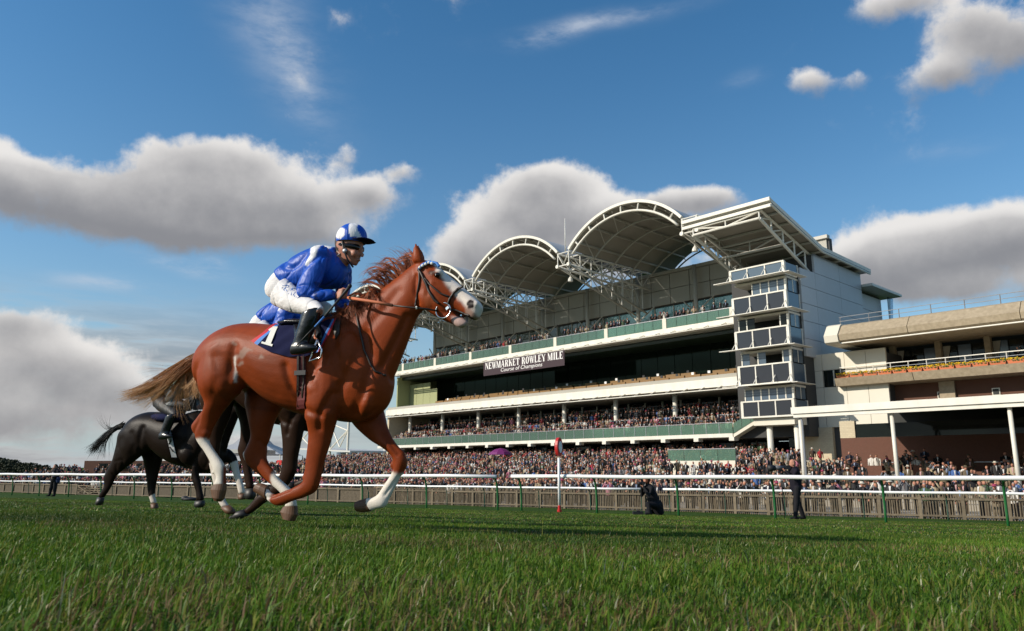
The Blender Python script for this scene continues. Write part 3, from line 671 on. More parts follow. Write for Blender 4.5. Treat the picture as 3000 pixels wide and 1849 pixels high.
def tower():
    rt = empty('viewing_tower', bw(-38.3, 71, -.8), 'stacked glass and white viewing boxes of the judges tower', 'tower')
    A, B = -41.3, -35.3; par = [(19.25, 20.45), (15.6, 17.4), (11.95, 13.8), (8.2, 10.14), (4.9, 6.5)]
    for k, (z0, z1) in enumerate(par):
        a = A + .12 * k; w = (B - a) / 3
        MB().bb(a + .1, B - .1, 70.35, 73, z0 - .05, z0 + .12).build('floor', M['white'], rt)
        for i in range(3):
            fr = MB().bb(a + i * w + .08, a + (i + 1) * w - .08, 70.0, 70.08, z0 + .12, z1 - .08).build('parapet_panel', M['tglass'] if k else M['bglass'], rt)
        for i in range(4):
            s = a + i * w; MB().bb(s - (.14 if i in (0, 3) else .06), s + (.14 if i in (0, 3) else .06), 69.94, 70.2, z0, z1).build('frame_post', M['white'], rt)
        MB().bb(a - .1, B + .1, 69.92, 70.2, z1 - .06, z1 + .08).build('frame_rail', M['white'], rt); MB().bb(a - .1, B + .1, 69.92, 70.2, z0 - .06, z0 + .1).build('frame_rail', M['white'], rt)
        MB().bb(B + .02, B + .1, 70.3, 72.7, z0 + .12, z1 - .06).build('side_panel', M['bglass'], rt)
        for d in (70.22, 72.75): MB().bb(B - .1, B + .14, d - .08, d + .08, z0, z1).build('frame_post', M['white'], rt)
        if k < 4:      # sill louvre under each box
            lz = z0 - .16; b = MB()
            for j in range(3): b.bb(a - 1.5, B + .35, 69.0 + j * .33, 69.22 + j * .33, lz + .03 * j, lz + .07 + .03 * j)
            b.bb(B + .36, B + 1.0, 69.2, 73, lz, lz + .06); b.build('sill_louvre', M['white'], rt)
            for s in (a, a + 2.0, a + 4, B): MB().bar(bw(s, 69.95, z0 + .8), bw(s, 69.1, lz + .1), .05).build('louvre_stay', M['steel'], rt)
            MB().bb(a + .15, B - .05, 70.5, 73, z0 - .42, z0 - .2).build('box_soffit', M['cream'], rt)
            zw0, zw1 = par[k + 1][1] + .1, z0 - .43      # window band of the box below
            nwin = 6; ww = (B - a - .3) / nwin
            for i in range(nwin):
                s = a + .2 + i * ww
                if (k, i) in ((0, 1), (0, 0), (1, 2), (1, 3), (1, 4), (2, 3), (2, 1), (2, 4)): continue
                MB().bb(s + .06, s + ww - .06, 70.6, 70.64, zw0, zw1).build('window_pane', M['bglass'] if k != 1 else M['dglass'], rt)
                MB().bb(s - .06, s + .06, 70.55, 70.7, zw0, zw1).build('window_post', M['white'], rt)
            MB().bb(B - .3, B - .1, 70.5, 70.75, zw0, zw1).build('window_post', M['white'], rt)
            for i in range(2): MB().bb(B - .06, B - .02, 70.8 + i * 1.0, 71.72 + i * 1.0, zw0, zw1).build('side_window', M['bglass'], rt)
            MB().bb(B - .1, B, 71.7, 71.82, zw0, zw1).build('window_post', M['white'], rt)
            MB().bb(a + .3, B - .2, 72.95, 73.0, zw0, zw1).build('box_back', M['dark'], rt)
    MB().bb(A + 1.4, B - .2, 70.4, 73.2, 4.1, 4.84).build('base_beam', M['cream'], rt)
    for s in (-38.6, -35.7): MB().tube([bw(s, 71.2, -1.2), bw(s, 71.2, 4.1)], .3, 14).build('column', M['white'], rt, smooth=True)
    b = MB(); b.box(bw(-43.2, 71.9, 3.05), TB * 3.2 + UP * 1.6, NB * 1.6, UP * .35); b.build('stair_flight', M['cream'], rt)
    for i in range(3): q = bw(-43.1 + i * 1.05, 71.85, 3.5 + .52 * i); MB().box(q, TB * .98 + UP * .5, NB * .04, UP * 1.0).build('stair_glass', M['gglass'], rt)
tower()
# ------------------------------------------------------------------ banner with its lettering
def text_mesh(s, size, shear=0., font_scale=1.0, ext=.01):
    cu = bpy.data.curves.new('lettering', 'FONT'); cu.body = s; cu.size = size; cu.shear = shear; cu.extrude = ext; cu.align_x = 'CENTER'; cu.resolution_u = 3
    o = bpy.data.objects.new('lettering', cu); col.objects.link(o); dg = bpy.context.evaluated_depsgraph_get(); dg.update()
    me = bpy.data.meshes.new_from_object(o.evaluated_get(dg)); bpy.data.objects.remove(o); bpy.data.curves.remove(cu); return me
def serif_letters(s, height, width, weight=1.0):
    """plain condensed serif capitals drawn as strokes: list of quads in 0..width"""
    T = .27; H = 1.0; sf = .07
    G = {}
    def v(x, t=T): return [(x, 0), (x + t, 0), (x + t, H), (x, H)]
    def ser(x, t=T, y=0): return [(x - sf, y), (x + t + sf, y), (x + t + sf, y + .05), (x - sf, y + .05)]
    def both(x, t=T): return [v(x, t), ser(x, t, 0), ser(x, t, H - .05)]
    def dg(x0, x1, t, y0=0, y1=H): return [(x0, y0), (x0 + t, y0), (x1 + t, y1), (x1, y1)]
    def h(x0, x1, y, t=.09): return [(x0, y), (x1, y), (x1, y + t), (x0, y + t)]
    G['N'] = (both(.1, .11) + both(.78, .11) + [dg(.76, .1, .24)], 1.05)
    G['E'] = (both(.12) + [h(.4, .85, 0), h(.4, .85, .91), h(.4, .7, .46), [(.78, 0), (.87, 0), (.87, .28), (.83, .28)], [(.78, 1), (.87, 1), (.87, .74), (.83, .74)]], .98)
    G['W'] = ([dg(.3, 0, .22), dg(.32, .6, .09), dg(.78, .5, .22), dg(.86, 1.1, .09), ser(.0, .2, .93), ser(.5, .25, .93), ser(1.08, .1, .93)], 1.3)
    G['M'] = (both(.1, .1) + both(.95) + [dg(.55, .12, .22), dg(.57, .93, .1)], 1.4)
    G['A'] = ([dg(.02, .42, .09), dg(.7, .38, .25), h(.2, .75, .3, .08), ser(0, .1, 0), ser(.72, .22, 0)], 1.08)
    arcR = lambda cx, cy, rx, ry, a0, a1, t, n=8: [[(cx + rx * cos(a), cy + ry * sin(a)), (cx + rx * cos(b), cy + ry * sin(b)), (cx + (rx - t) * cos(b), cy + (ry - .08) * sin(b)), (cx + (rx - t) * cos(a), cy + (ry - .08) * sin(a))] for a, b in [(a0 + (a1 - a0) * i / n, a0 + (a1 - a0) * (i + 1) / n) for i in range(n)]]
    G['R'] = (both(.12) + [h(.4, .6, .92, .08), h(.4, .6, .48, .08), dg(.72, .48, .26, 0, .5), ser(.76, .2, 0)] + arcR(.58, .74, .32, .26, pi / 2, -pi / 2, .24), 1.08)
    G['K'] = (both(.12) + [dg(.42, .8, .1, .45, 1), dg(.74, .46, .26, 0, .62), ser(.76, .2, 0), ser(.78, .1, .93)], 1.1)
    G['T'] = (both(.36) + [h(.05, .97, .91), [(.05, 1), (.14, 1), (.09, .72), (.05, .72)], [(.97, 1), (.88, 1), (.93, .72), (.97, .72)]], 1.04)
    G['O'] = (arcR(.52, .5, .46, .52, 0, 2 * pi, .27, 20), 1.08)
    G['L'] = (both(.12) + [h(.4, .85, 0), [(.76, 0), (.86, 0), (.86, .3), (.82, .3)]], .95)
    G['Y'] = ([dg(.36, .0, .24, .4, 1), dg(.46, .84, .09, .45, 1), [(.38, 0), (.66, 0), (.66, .48), (.38, .48)], ser(.38, .28, 0), ser(.02, .2, .93), ser(.82, .1, .93)], 1.02)
    G['I'] = (both(.14), .58)
    G[' '] = ([], .5)
    x = 0; out = []
    for ch in s:
        q, w = G[ch]; out.append([[(x + a, b) for a, b in poly] for poly in q]); x += w
    return [[[(a / x * width, b * height) for a, b in poly] for poly in let] for let in out]
def banner():
    sa, sb, z0, z1 = -85.5, -68.8, 13.38, 15.48; dd = 73.25
    rt = empty('banner', bw((sa + sb) / 2, dd, z0), 'maroon banner with white serif lettering hung below the top balcony', 'banner')
    MB().bb(sa, sb, dd, dd + .06, z0, z1).build('cloth', M['maroon'], rt)
    for let in serif_letters('NEWMARKET ROWLEY MILE', 1.0, 16.1):
        b = MB()
        for i, poly in enumerate(let):
            pts = [bw(sa + .4 + x, dd - .012 - .0016 * i, z0 + .95 + y) for x, y in poly]; b.add(pts, [tuple(range(len(pts)))])
        if let: b.build('letter', M['print'], rt)
    me = text_mesh('Course of Champions', .78, .22); me.materials.clear(); me.materials.append(M['print'])
    mt = Matrix(((TB[0], 0, -NB[0], 0), (TB[1], 0, -NB[1], 0), (0, 1, 0, 0), (0, 0, 0, 1))); xs = [v.co.x for v in me.vertices]; k = 8.6 / (max(xs) - min(xs))
    me.transform(Matrix.Diagonal((k, 1, 1, 1))); me.transform(mt); o = link('small_lettering', me, rt, tuple(bw((sa + sb) / 2 - .2, dd - .012, z0 + .3) - np.array(rt.location)))
banner()
# ------------------------------------------------------------------ old concrete stand at the right
def old_stand():
    rt = empty('old_stand', bw(-15, 74, -1), 'older tan concrete stand with curved canopy, flower balcony and white lower roof', 'grandstand')
    a, c = -32.6, 14
    prof = [(73.1, 13.65), (72.75, 13.5), (71.9, 12.55), (72.05, 12.0), (72.4, 11.85), (80, 11.85), (80, 13.65)]
    ends = [-32.6, -31.2, -24.9, -16.1, -7, 2.2, 14]
    for i, (s0, s1) in enumerate(zip(ends[:-1], ends[1:])):
        b = MB(); n = len(prof); pr = prof if i else [(d - .12 if d < 75 else d, z + (.1 if z > 13 else -.1 if z < 12.1 else 0)) for d, z in prof]
        v = [bw(s0 + .03, d, z) for d, z in pr] + [bw(s1 - .03, d, z) for d, z in pr]
        b.add(v, [tuple(range(n - 1, -1, -1)), tuple(range(n, 2 * n))] + [(k, (k + 1) % n, n + (k + 1) % n, n + k) for k in range(n)]); b.build('canopy_segment', M['cream'] if i == 0 else M['concrete'], rt, fix=True)
    MB().bb(a + 1.4, c, 72.25, 72.5, 11.72, 11.82).build('canopy_drip', M['white'], rt)
    # roof railing
    for i in range(18):
        s = -31.4 + i * 2.75; MB().bar(bw(s, 73.2, 13.6), bw(s, 73.2, 14.5), .06).build('railing_post', M['grail'], rt)
    for z in (14.06, 14.48): MB().bar(bw(-31.5, 73.2, z), bw(c, 73.2, z), .05).build('railing', M['grail'], rt)
    # balcony
    bal = [(74.0, 8.6), (74.35, 7.85), (77, 7.75), (80, 7.75), (80, 8.6)]; be = [-32.9, -25.6, -15.2, -5, 14]
    for s0, s1 in zip(be[:-1], be[1:]):
        n = len(bal); v = [bw(s0 + .03, d, z) for d, z in bal] + [bw(s1 - .03, d, z) for d, z in bal]; b = MB()
        b.add(v, [tuple(range(n - 1, -1, -1)), tuple(range(n, 2 * n))] + [(k, (k + 1) % n, n + (k + 1) % n, n + k) for k in range(n)]); b.build('balcony_slab', M['concrete'], rt, fix=True)
    for i in range(30):
        s = -32.5 + i * 1.6; MB().bar(bw(s, 74.75, 8.6), bw(s, 74.75, 9.72), .06).build('balcony_post', M['steel'], rt)
    MB().bar(bw(-32.6, 74.75, 9.72), bw(c, 74.75, 9.72), .07).build('balcony_rail', M['steel'], rt)
    for z in (9.0, 9.36): MB().bar(bw(-32.6, 74.75, z), bw(c, 74.75, z), .03).build('balcony_wire', M['metal'], rt)
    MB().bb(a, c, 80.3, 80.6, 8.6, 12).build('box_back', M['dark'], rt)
    for i in range(11):
        s = -33.3 + i * 4.2; MB().bb(s, s + .5, 78.6, 79.2, 8.6, 11.85).build('column', M['concrete'], rt)
        for k in range(3):
            s2 = s + .6 + k * 1.2; MB().bb(s2, s2 + 1.1, 79.3, 79.34, 8.6, 11.4).build('box_window', M['dglass'] if (i + k) % 3 else M['bglass'], rt)
        cu = MB(); n = 10; v = []
        for z, sh in ((8.6, .15), (9.6, .25), (11.4, .6)):
            for k in range(n + 1): v.append(bw(s + .55 + k * sh / n * 1.1, 79.2 + .05 * (k % 2), z))
        cu.add(v, [(r * (n + 1) + k, r * (n + 1) + k + 1, (r + 1) * (n + 1) + k + 1, (r + 1) * (n + 1) + k) for r in range(2) for k in range(n)]); cu.build('curtain', M['greypanel'], rt)
    MB().bb(a + .5, c, 76.6, 77.0, -1, 7.75).build('brown_wall', M['brown'], rt)
    for i in range(6):
        s = -28.9 + i * 4.45; w = MB().bb(s, s + .62, 76.5, 76.59, 6.2, 6.85).build('small_window', M['cream'], rt); MB().bb(s + .08, s + .54, 76.46, 76.49, 6.28, 6.77).build('pane', M['dark'], w)
    for s in (-31.9, -24.2, -13): MB().bb(s, s + 1.3, 76.3, 76.58, 3, 7.74).build('pilaster', M['concrete'], rt)
    # white lower canopy
    MB().bb(-26.4, 6, 51.9, 52.15, 3.75, 4.22).build('canopy_fascia', M['white'], rt); MB().bb(-26.3, 6, 52.02, 52.25, 3.48, 3.74).build('canopy_fascia', M['white'], rt)
    b = MB(); v = [bw(-26.3, 52.16, 4.1), bw(6, 52.16, 4.1), bw(6, 72, 5.4), bw(-26.3, 72, 5.4)]; b.add(v + [q - UP * .25 for q in v], [(0, 1, 2, 3), (7, 6, 5, 4), (0, 4, 5, 1), (1, 5, 6, 2), (2, 6, 7, 3), (3, 7, 4, 0)]); b.build('canopy_roof', M['cream'], rt, fix=True)
    for i in range(22): s = -25.8 + i * 1.45; MB().box(bw(s, 52.2, 4.12), TB * .12, NB * 19.8 + UP * 1.3, UP * .1).build('roof_seam', M['cream'], rt)
    for s in (-26.0, -19.65, -12.9, -6): MB().tube([bw(s, 52.4, -1.9), bw(s, 52.4, 3.5)], .13, 10).build('canopy_post', M['white'], rt, smooth=True)
    MB().tube([bw(-25.75, 52.2, -1.9), bw(-25.75, 52.2, 3.2), bw(-25.9, 52.3, 3.5)], .08, 8).build('downpipe', M['metal'], rt)
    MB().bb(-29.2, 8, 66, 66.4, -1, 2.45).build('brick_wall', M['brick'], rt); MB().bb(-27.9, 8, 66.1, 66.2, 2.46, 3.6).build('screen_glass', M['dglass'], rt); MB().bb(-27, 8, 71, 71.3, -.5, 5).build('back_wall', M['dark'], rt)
    MB().bb(-29.2, -27.9, 66.0, 66.4, 2.45, 3.9).build('stone_pier', M['stone'], rt)
    for (s, d) in ((-24.5, 59), (-21.2, 59.5), (-14.5, 57.5), (-10.2, 59), (-17, 56), (-9.5, 55), (-27.0, 60)):
        MB().bb(s, s + 1.3, d, d + .9, TZ(d) - .1, TZ(d) + 1.25).build('brick_pier', M['brick'], rt)
    for k in range(5): d = 57 + k * 1.9; MB().bar(bw(-15.4, d, TZ(d) + .9), bw(-15.4, d + 1.8, TZ(d) + 1.1), .05).build('stair_rail', M['metal'], rt)
    for s in (-25, -22, -18.5, -13.5): MB().bar(bw(s, 62.6, .35), bw(s + 2.4, 62.6, .35), .06).build('terrace_rail', M['metal'], rt)
    return rt
old_stand()
def flower_boxes():
    tro = MB(); n = 4
    c = [(-.56, -.14, 0), (.56, -.14, 0), (.56, .14, 0), (-.56, .14, 0), (-.62, -.18, .3), (.62, -.18, .3), (.62, .18, .3), (-.62, .18, .3)]
    tro.box8(c); tro.box((-.64, -.2, .27), (1.28, 0, 0), (0, .4, 0), (0, 0, .05)); tm = tro.mesh('trough', M['terra'])
    fms = []
    for q in range(3):
        b = MB(); rr = random.Random(q)
        for i in range(60):
            x, y, z = rr.uniform(-.66, .66), rr.uniform(-.24, .2), .3 + rr.uniform(0, .2); s = rr.uniform(.05, .085)
            if rr.random() < .8: b.ell((x, y, z + .04), (0, 0, s * .6), (s, 0, 0), (0, s, 0), 6, 4, 0)
            else: b.ell((x, y, z - .04), (0, 0, s), (s, 0, 0), (0, s, 0), 5, 4, 1)
        for i in range(8): x = rr.uniform(-.5, .5); b.ell((x, -.2, .24), (0, -.03, .06), (.06, 0, 0), (0, .05, 0), 5, 4, 1)
        fms.append(b.mesh('flowers', [M['flower'], M['leaf']]))
    ang = atan2(TB[1], TB[0]); names = ['first', 'second', 'third', 'fourth', 'fifth', 'sixth', 'seventh', 'eighth', 'ninth', 'tenth', 'eleventh', 'twelfth', 'thirteenth', 'fourteenth']
    for i in range(14):
        p = bw(-32.1 + 1.34 * i, 74.35, 8.602)
        e = empty('flower_box', p, 'terracotta trough of yellow flowers on the concrete balcony, %s from its left end' % names[i], 'flower box', 'flower troughs on the balcony edge'); e.rotation_euler = (0, 0, ang + R.uniform(-.02, .02))
        link('trough', tm, e); link('flowers', fms[i % 3], e)
flower_boxes()
# ------------------------------------------------------------------ smaller things beyond, at the left
def left_background():
    rt = empty('open_stand', bw(-150, 88, -2), 'distant open stand with white lattice roof trusses above the crowd', 'stand')
    s0, s1 = -172, -141
    MB().box(bw(s0, 84, 4.3), TB * (s1 - s0) - UP * 1.3, NB * 16, UP * .35).build('roof', M['roofskin'], rt)
    for s in (-166, -158, -150.5, -143): MB().tube([bw(s, 84.6, -2), bw(s, 84.6, 9.4 if s > -160 else 8.2)], .28, 8).build('mast', M['white'], rt)
    P = [bw(s, 84.4, z) for s, z in ((-166, 8.2), (-158, 4.0), (-150.5, 9.5), (-146, 4.2), (-143, 7.6), (-166, 4.6), (-158, 9.2), (-150.5, 3.6))]
    for a, b_ in ((0, 1), (6, 1), (6, 2), (1, 2), (2, 3), (2, 4), (3, 4), (5, 6), (7, 4)): MB().tube([P[a], P[b_]], .16, 6).build('truss_member', M['white'], rt)
    MB().bb(s0, s1, 99, 99.5, -2, 2.4).build('back_wall', M['greypanel'], rt)
    for i in range(6): MB().bb(s0 + i * 5.2, s0 + i * 5.2 + 4.6, 98.6, 98.8, 2.0, 3.6).build('window', M['skyglass'], rt)
    # marquee
    rt = empty('marquee', (-40, 118, -2.6), 'pale grey peaked marquee tent seen below the dark horse belly', 'tent')
    b = MB(); c = np.array([-40., 118, 0]); n = 4; base = [c + np.array([x, y, 1.8]) for x, y in ((-6, -6), (6, -6), (6, 6), (-6, 6))]; mid = [c + np.array([x, y, 3.4]) for x, y in ((-2.4, -2.4), (2.4, -2.4), (2.4, 2.4), (-2.4, 2.4))]; ap = c + np.array([0, 0, 6.2])
    b.add(base + mid + [ap], [(i, (i + 1) % 4, 4 + (i + 1) % 4, 4 + i) for i in range(4)] + [(4 + i, 4 + (i + 1) % 4, 8) for i in range(4)]); b.build('canopy', M['grey'], rt, fix=True)
    for q in base: MB().tube([q, q - UP * 4.4], .07, 6).build('pole', M['white'], rt)
    rt = empty('marquee', (-53, 128, -2.6), 'small white peaked marquee between the dark horse hind legs', 'tent'); c = np.array([-53., 128, 0]); b = MB()
    base = [c + np.array([x, y, .6]) for x, y in ((-5, -5), (5, -5), (5, 5), (-5, 5))]; b.add(base + [c + UP * 5.2], [(i, (i + 1) % 4, 4) for i in range(4)]); b.build('canopy', M['white'], rt, fix=True)
    MB().tube([c - UP * 3, c + UP * 6], .1, 6).build('pole', M['metal'], rt)
    rt = empty('terrace_building', (-47, 100, -2.6), 'low brown terrace building with flat white canopy behind the horses', 'building')
    MB().cb(-46, 106, -1.0, 22, 8, 3.6).build('wall', M['brown'], rt); MB().cb(-37.5, 103, 2.0, 9, 7, .5).build('canopy', M['white'], rt); MB().cb(-46, 101.9, .1, 18, .15, .7).build('window_band', M['dglass'], rt)
    MB().cb(-38.5, 101.5, -.3, 2.4, 2.4, 4.6).build('pier', M['brown'], rt)
    rt = empty('bank_wall', (-68, 112, -3), 'long low brown retaining wall behind the far left crowd', 'wall')
    a = fpt(76, 20); MB().box((a[0], a[1], -3.2), FD3 * 34, FN3 * .5, UP * 2.5).build('wall', M['brown'], rt)
    for i in range(16): q = fpt(77 + i * 2, 20.2); MB().tube([(q[0], q[1], -.7), (q[0], q[1], .35)], .06, 5).build('railing_post', M['steel'], rt)
    A, B = fpt(77, 20.2), fpt(107, 20.2); MB().bar((A[0], A[1], .33), (B[0], B[1], .33), .07).build('railing', M['steel'], rt)
    # far trees on the left horizon
    rr = random.Random(5)
    names = 'first second third fourth fifth sixth seventh eighth ninth tenth eleventh twelfth thirteenth'.split()
    tms = []
    for q in range(4):
        b = MB(); rr2 = random.Random(40 + q)
        for i in range(230):
            th = rr2.uniform(0, 2 * pi); r = sqrt(rr2.random()); z = rr2.uniform(-.8, 1); rad = r * sqrt(max(.05, 1 - (z * .9) ** 2)); s = rr2.uniform(.12, .24)
            p = np.array([rad * cos(th), rad * sin(th), z]); a = np.array([rr2.gauss(0, 1) for _ in range(3)]); a /= np.linalg.norm(a); c = np.cross(a, [.3, .5, .8]); c /= np.linalg.norm(c); e = np.cross(a, c)
            b.add([p + s * c, p + s * e * .8, p - s * c, p - s * e * .8, p + a * s * .5], [(0, 1, 4), (1, 2, 4), (2, 3, 4), (3, 0, 4)])
        tms.append(b.mesh('crown', M['tree']))
    tk = MB(); tk.tube([(0, 0, -1), (0, 0, -.3), (0, 0, .3)], [.09, .07, .03], 6); tkm = tk.mesh('trunk', M['trunk'])
    spots = [(-30 + i * 19, 330 - i * 3, 7.4 - i * .42 + rr.uniform(-.4, .4)) for i in range(13)]
    for i, (u, Y, hgt) in enumerate(spots):
        X = (u - 1500) / F * Y; e = empty('tree', (X, Y, -3), 'dark distant tree on the left horizon, %s from the frame edge' % names[i], 'tree', 'far trees on the left horizon')
        sc = hgt / 1.9
        c = link('crown', tms[i % 4], e, (0, 0, sc * .95)); c.scale = (sc * 1.25, sc * 1.1, sc); c.rotation_euler = (0, 0, i * 1.3); t = link('trunk', tkm, e, (0, 0, sc)); t.scale = (sc, sc, sc)
left_background()
# ------------------------------------------------------------------ organic shapes
from mathutils.bvhtree import BVHTree
class Frame:
    """side-view frame of a horse: heading H, near-side lateral N, anchored at a point on the centre plane"""
    def __init__(s, yaw, C0):
        s.H = np.array([cos(yaw), -sin(yaw), 0]); s.N = np.array([s.H[1], -s.H[0], 0]); s.C = np.asarray(C0, float)
    def P(s, u, v, w=0.):
        r = ray(u, v); return r * (((s.C + s.N * w) @ s.N) / (r @ s.N))
    def sec(s, u1, v1, u2, v2, w, hw, e=2.0):
        a, b = s.P(u1, v1, w), s.P(u2, v2, w); return ((a + b) / 2, (a - b) / 2, s.N * hw, e)
    def local(s, p): q = np.asarray(p) - s.C; return np.stack([q @ s.H, q @ s.N, q @ UP], -1)
    def world(s, l): l = np.asarray(l); return s.C + np.outer(l[..., 0].ravel(), s.H) + np.outer(l[..., 1].ravel(), s.N) + np.outer(l[..., 2].ravel(), UP)
def at_depth(u, v, Y): r = ray(u, v); return r / r[1] * Y
def organic(mb, voxel=.012, it=5, fac=.5):
    """voxel-union of the collected shells, smoothed: one continuous mesh"""
    me = mb.mesh('tmp', M['black'], fix=True); o = bpy.data.objects.new('tmp', me); col.objects.link(o)
    md = o.modifiers.new('r', 'REMESH'); md.mode = 'VOXEL'; md.voxel_size = voxel
    sm = o.modifiers.new('s', 'SMOOTH'); sm.factor = fac; sm.iterations = it
    dg = bpy.context.evaluated_depsgraph_get(); dg.update(); me2 = bpy.data.meshes.new_from_object(o.evaluated_get(dg))
    bpy.data.objects.remove(o); bpy.data.meshes.remove(me); me2.materials.clear()
    me2.polygons.foreach_set('use_smooth', [True] * len(me2.polygons)); return me2
def verts(me): a = np.empty(len(me.vertices) * 3); me.vertices.foreach_get('co', a); return a.reshape(-1, 3)
def set_col(me, c):
    at = me.color_attributes.new('Col', 'FLOAT_COLOR', 'POINT'); a = np.ones((len(me.vertices), 4)); a[:, :3] = c; at.data.foreach_set('color', a.ravel())
def place(name, me, mt, parent):
    me.name = name; o_ = np.array(wloc(parent)); a = verts(me) - o_; me.vertices.foreach_set('co', a.ravel()); me.update(); me.materials.append(mt)
    o = bpy.data.objects.new(name, me); col.objects.link(o); o.parent = parent; return o
def inpoly(p, poly):
    x, y = p[:, 0], p[:, 1]; r = np.zeros(len(p), bool); n = len(poly)
    for i in range(n):
        (x1, y1), (x2, y2) = poly[i], poly[(i + 1) % n]
        c = ((y1 > y) != (y2 > y)) & (x < (x2 - x1) * (y - y1) / (y2 - y1 + 1e-12) + x1); r ^= c
    return r
def smooth_mask(m, me, it=2):
    e = np.empty(len(me.edges) * 2, int); me.edges.foreach_get('vertices', e); e = e.reshape(-1, 2); m = m.astype(float)
    for _ in range(it):
        s = np.zeros_like(m); n = np.zeros_like(m); np.add.at(s, e[:, 0], m[e[:, 1]]); np.add.at(s, e[:, 1], m[e[:, 0]]); np.add.at(n, e[:, 0], 1); np.add.at(n, e[:, 1], 1); m = .4 * m + .6 * s / np.maximum(n, 1)
    return m
def vnoise(p, s, seed=0):
    """cheap smooth noise for colouring"""
    r = np.random.RandomState(seed); o = np.zeros(len(p))
    for k in range(7):
        d = r.normal(size=3); d /= np.linalg.norm(d); o += np.sin(p @ d * s * r.uniform(.6, 1.7) + r.uniform(0, 6.28))
    return o / 7
def coat_mat(name, rough, coat, spec=.5):
    mt = mat(name, (.5, .5, .5), rough, (.3), 14, .78, bump=.12, bscale=120, attr='Col', coat=coat, spec=spec); mt.node_tree.nodes['Principled BSDF'].inputs['Coat Roughness'].default_value = .35; return mt
M['coatdark'] = coat_mat('dark_horse_coat', .42, .0, .09)
M['coat'] = coat_mat('horse_coat', .45, .0, .13)
M['hair'] = mat('horse_hair', (.4, .2, .1), .5, attr='Col', spec=.4)
M['hoof'] = mat('hoof_horn', (.13, .06, .028), .55, .5, 30, .5)
M['dhoof'] = mat('dark_hoof_horn', (.02, .018, .017), .5)
M['eye'] = mat('eye', (.008, .005, .004), .15, spec=.4)
M['leather'] = mat('dark_leather', (.03, .018, .012), .5)
M['rubber'] = mat('orange_rubber_grip', (.55, .16, .07), .7)
M['bit'] = mat('bright_steel', (.7, .7, .7), .2, metal=1)
M['navy'] = mat('navy_cloth', (.008, .010, .045), .9, .3, 30, .7, spec=.15)
M['clred'] = mat('red_binding', (.55, .02, .03), .7)
M['clblue'] = mat('light_blue_binding', (.06, .22, .6), .7)
M['numw'] = mat('white_number_cloth', (.75, .73, .66), .8)
M['girth'] = mat('dark_red_girth', (.10, .008, .008), .7)
M['hornk'] = M['black']
def silk_mat():
    mt = mat('blue_silk', (.5, .5, .5), .45, attr='Col', spec=.3); N = mt.node_tree.nodes; L = mt.node_tree.links; b = N['Principled BSDF']
    tc = N.new('ShaderNodeTexCoord'); mp = N.new('ShaderNodeMapping'); mp.inputs['Rotation'].default_value = (.3, .9, .2); mp.inputs['Scale'].default_value = (1, 1, .45); L.new(tc.outputs['Object'], mp.inputs[0])
    n = N.new('ShaderNodeTexNoise'); n.inputs['Scale'].default_value = 9; n.inputs['Detail'].default_value = 2; n.inputs['Distortion'].default_value = 2.2; L.new(mp.outputs[0], n.inputs['Vector'])
    bp = N.new('ShaderNodeBump'); bp.inputs['Strength'].default_value = .35; bp.inputs['Distance'].default_value = .03; L.new(n.outputs['Fac'], bp.inputs['Height']); L.new(bp.outputs[0], b.inputs['Normal']); return mt
M['silk'] = silk_mat()
M['breech'] = mat('white_breeches', (.74, .71, .70), .75, .3, 9, .86, bump=.4, bscale=16, stretch=(1, 1, 1.8))
M['bootl'] = mat('black_boot_leather', (.008, .008, .01), .25, bump=.2, bscale=18, spec=.5)
M['skin'] = mat('skin', (.47, .22, .14), .55, .3, 18, .8, attr='Col')
def strands(name, paths, parent, mt, sides=3):
    """paths: list of (points, radius, colour)"""
    b = MB(); cs = []
    for pts, r, c in paths:
        n0 = b.n; n = len(pts); b.tube(pts, [r * (1 - .85 * (i / (n - 1)) ** 1.5) for i in range(n)], sides, caps=False); c = np.asarray(c, float); cs += ([c] * (b.n - n0) if c.ndim == 1 else [c[0] + (c[1] - c[0]) * (i / (n - 1)) for i in range(n) for _ in range(sides)])
    o = b.build(name, mt, parent, smooth=True); set_col(o.data, np.array(cs)); return o
def bez(p0, p1, p2, p3, n=9): t = np.linspace(0, 1, n)[:, None]; return (1 - t) ** 3 * p0 + 3 * t * (1 - t) ** 2 * p1 + 3 * t * t * (1 - t) * p2 + t ** 3 * p3
# ------------------------------------------------------------------ the chestnut: stations traced in side view
H1 = Frame(radians(21), at_depth(870, 1000, 5.95))
TORSO = [(600, 1042, 594, 1105, .10), (622, 1003, 606, 1140, .20), (655, 973, 652, 1150, .255), (700, 953, 702, 1142, .27), (750, 948, 748, 1140, .265), (800, 952, 790, 1172, .275), (850, 957, 830, 1194, .285),
         (900, 953, 872, 1211, .28), (945, 938, 922, 1222, .262), (985, 925, 975, 1232, .225), (1030, 930, 1040, 1238, .195), (1075, 955, 1098, 1222, .16), (1112, 1005, 1134, 1185, .12), (1140, 1060, 1150, 1130, .06)]
NECK = [(975, 935, 1105, 1185, .15), (1031, 914, 1150, 1110, .125), (1080, 884, 1168, 1065, .12), (1130, 840, 1190, 1010, .10), (1170, 810, 1207, 965, .088), (1203, 782, 1224, 925, .08), (1228, 766, 1250, 900, .066)]
HEAD = [(1213, 778, 1222, 880, .055), (1232, 762, 1234, 902, .078), (1262, 767, 1260, 914, .09), (1288, 784, 1284, 924, .092), (1315, 807, 1302, 926, .078), (1340, 827, 1322, 920, .062), (1366, 849, 1345, 918, .054), (1392, 872, 1368, 928, .058), (1409, 889, 1386, 938, .052), (1415, 902, 1398, 936, .034)]
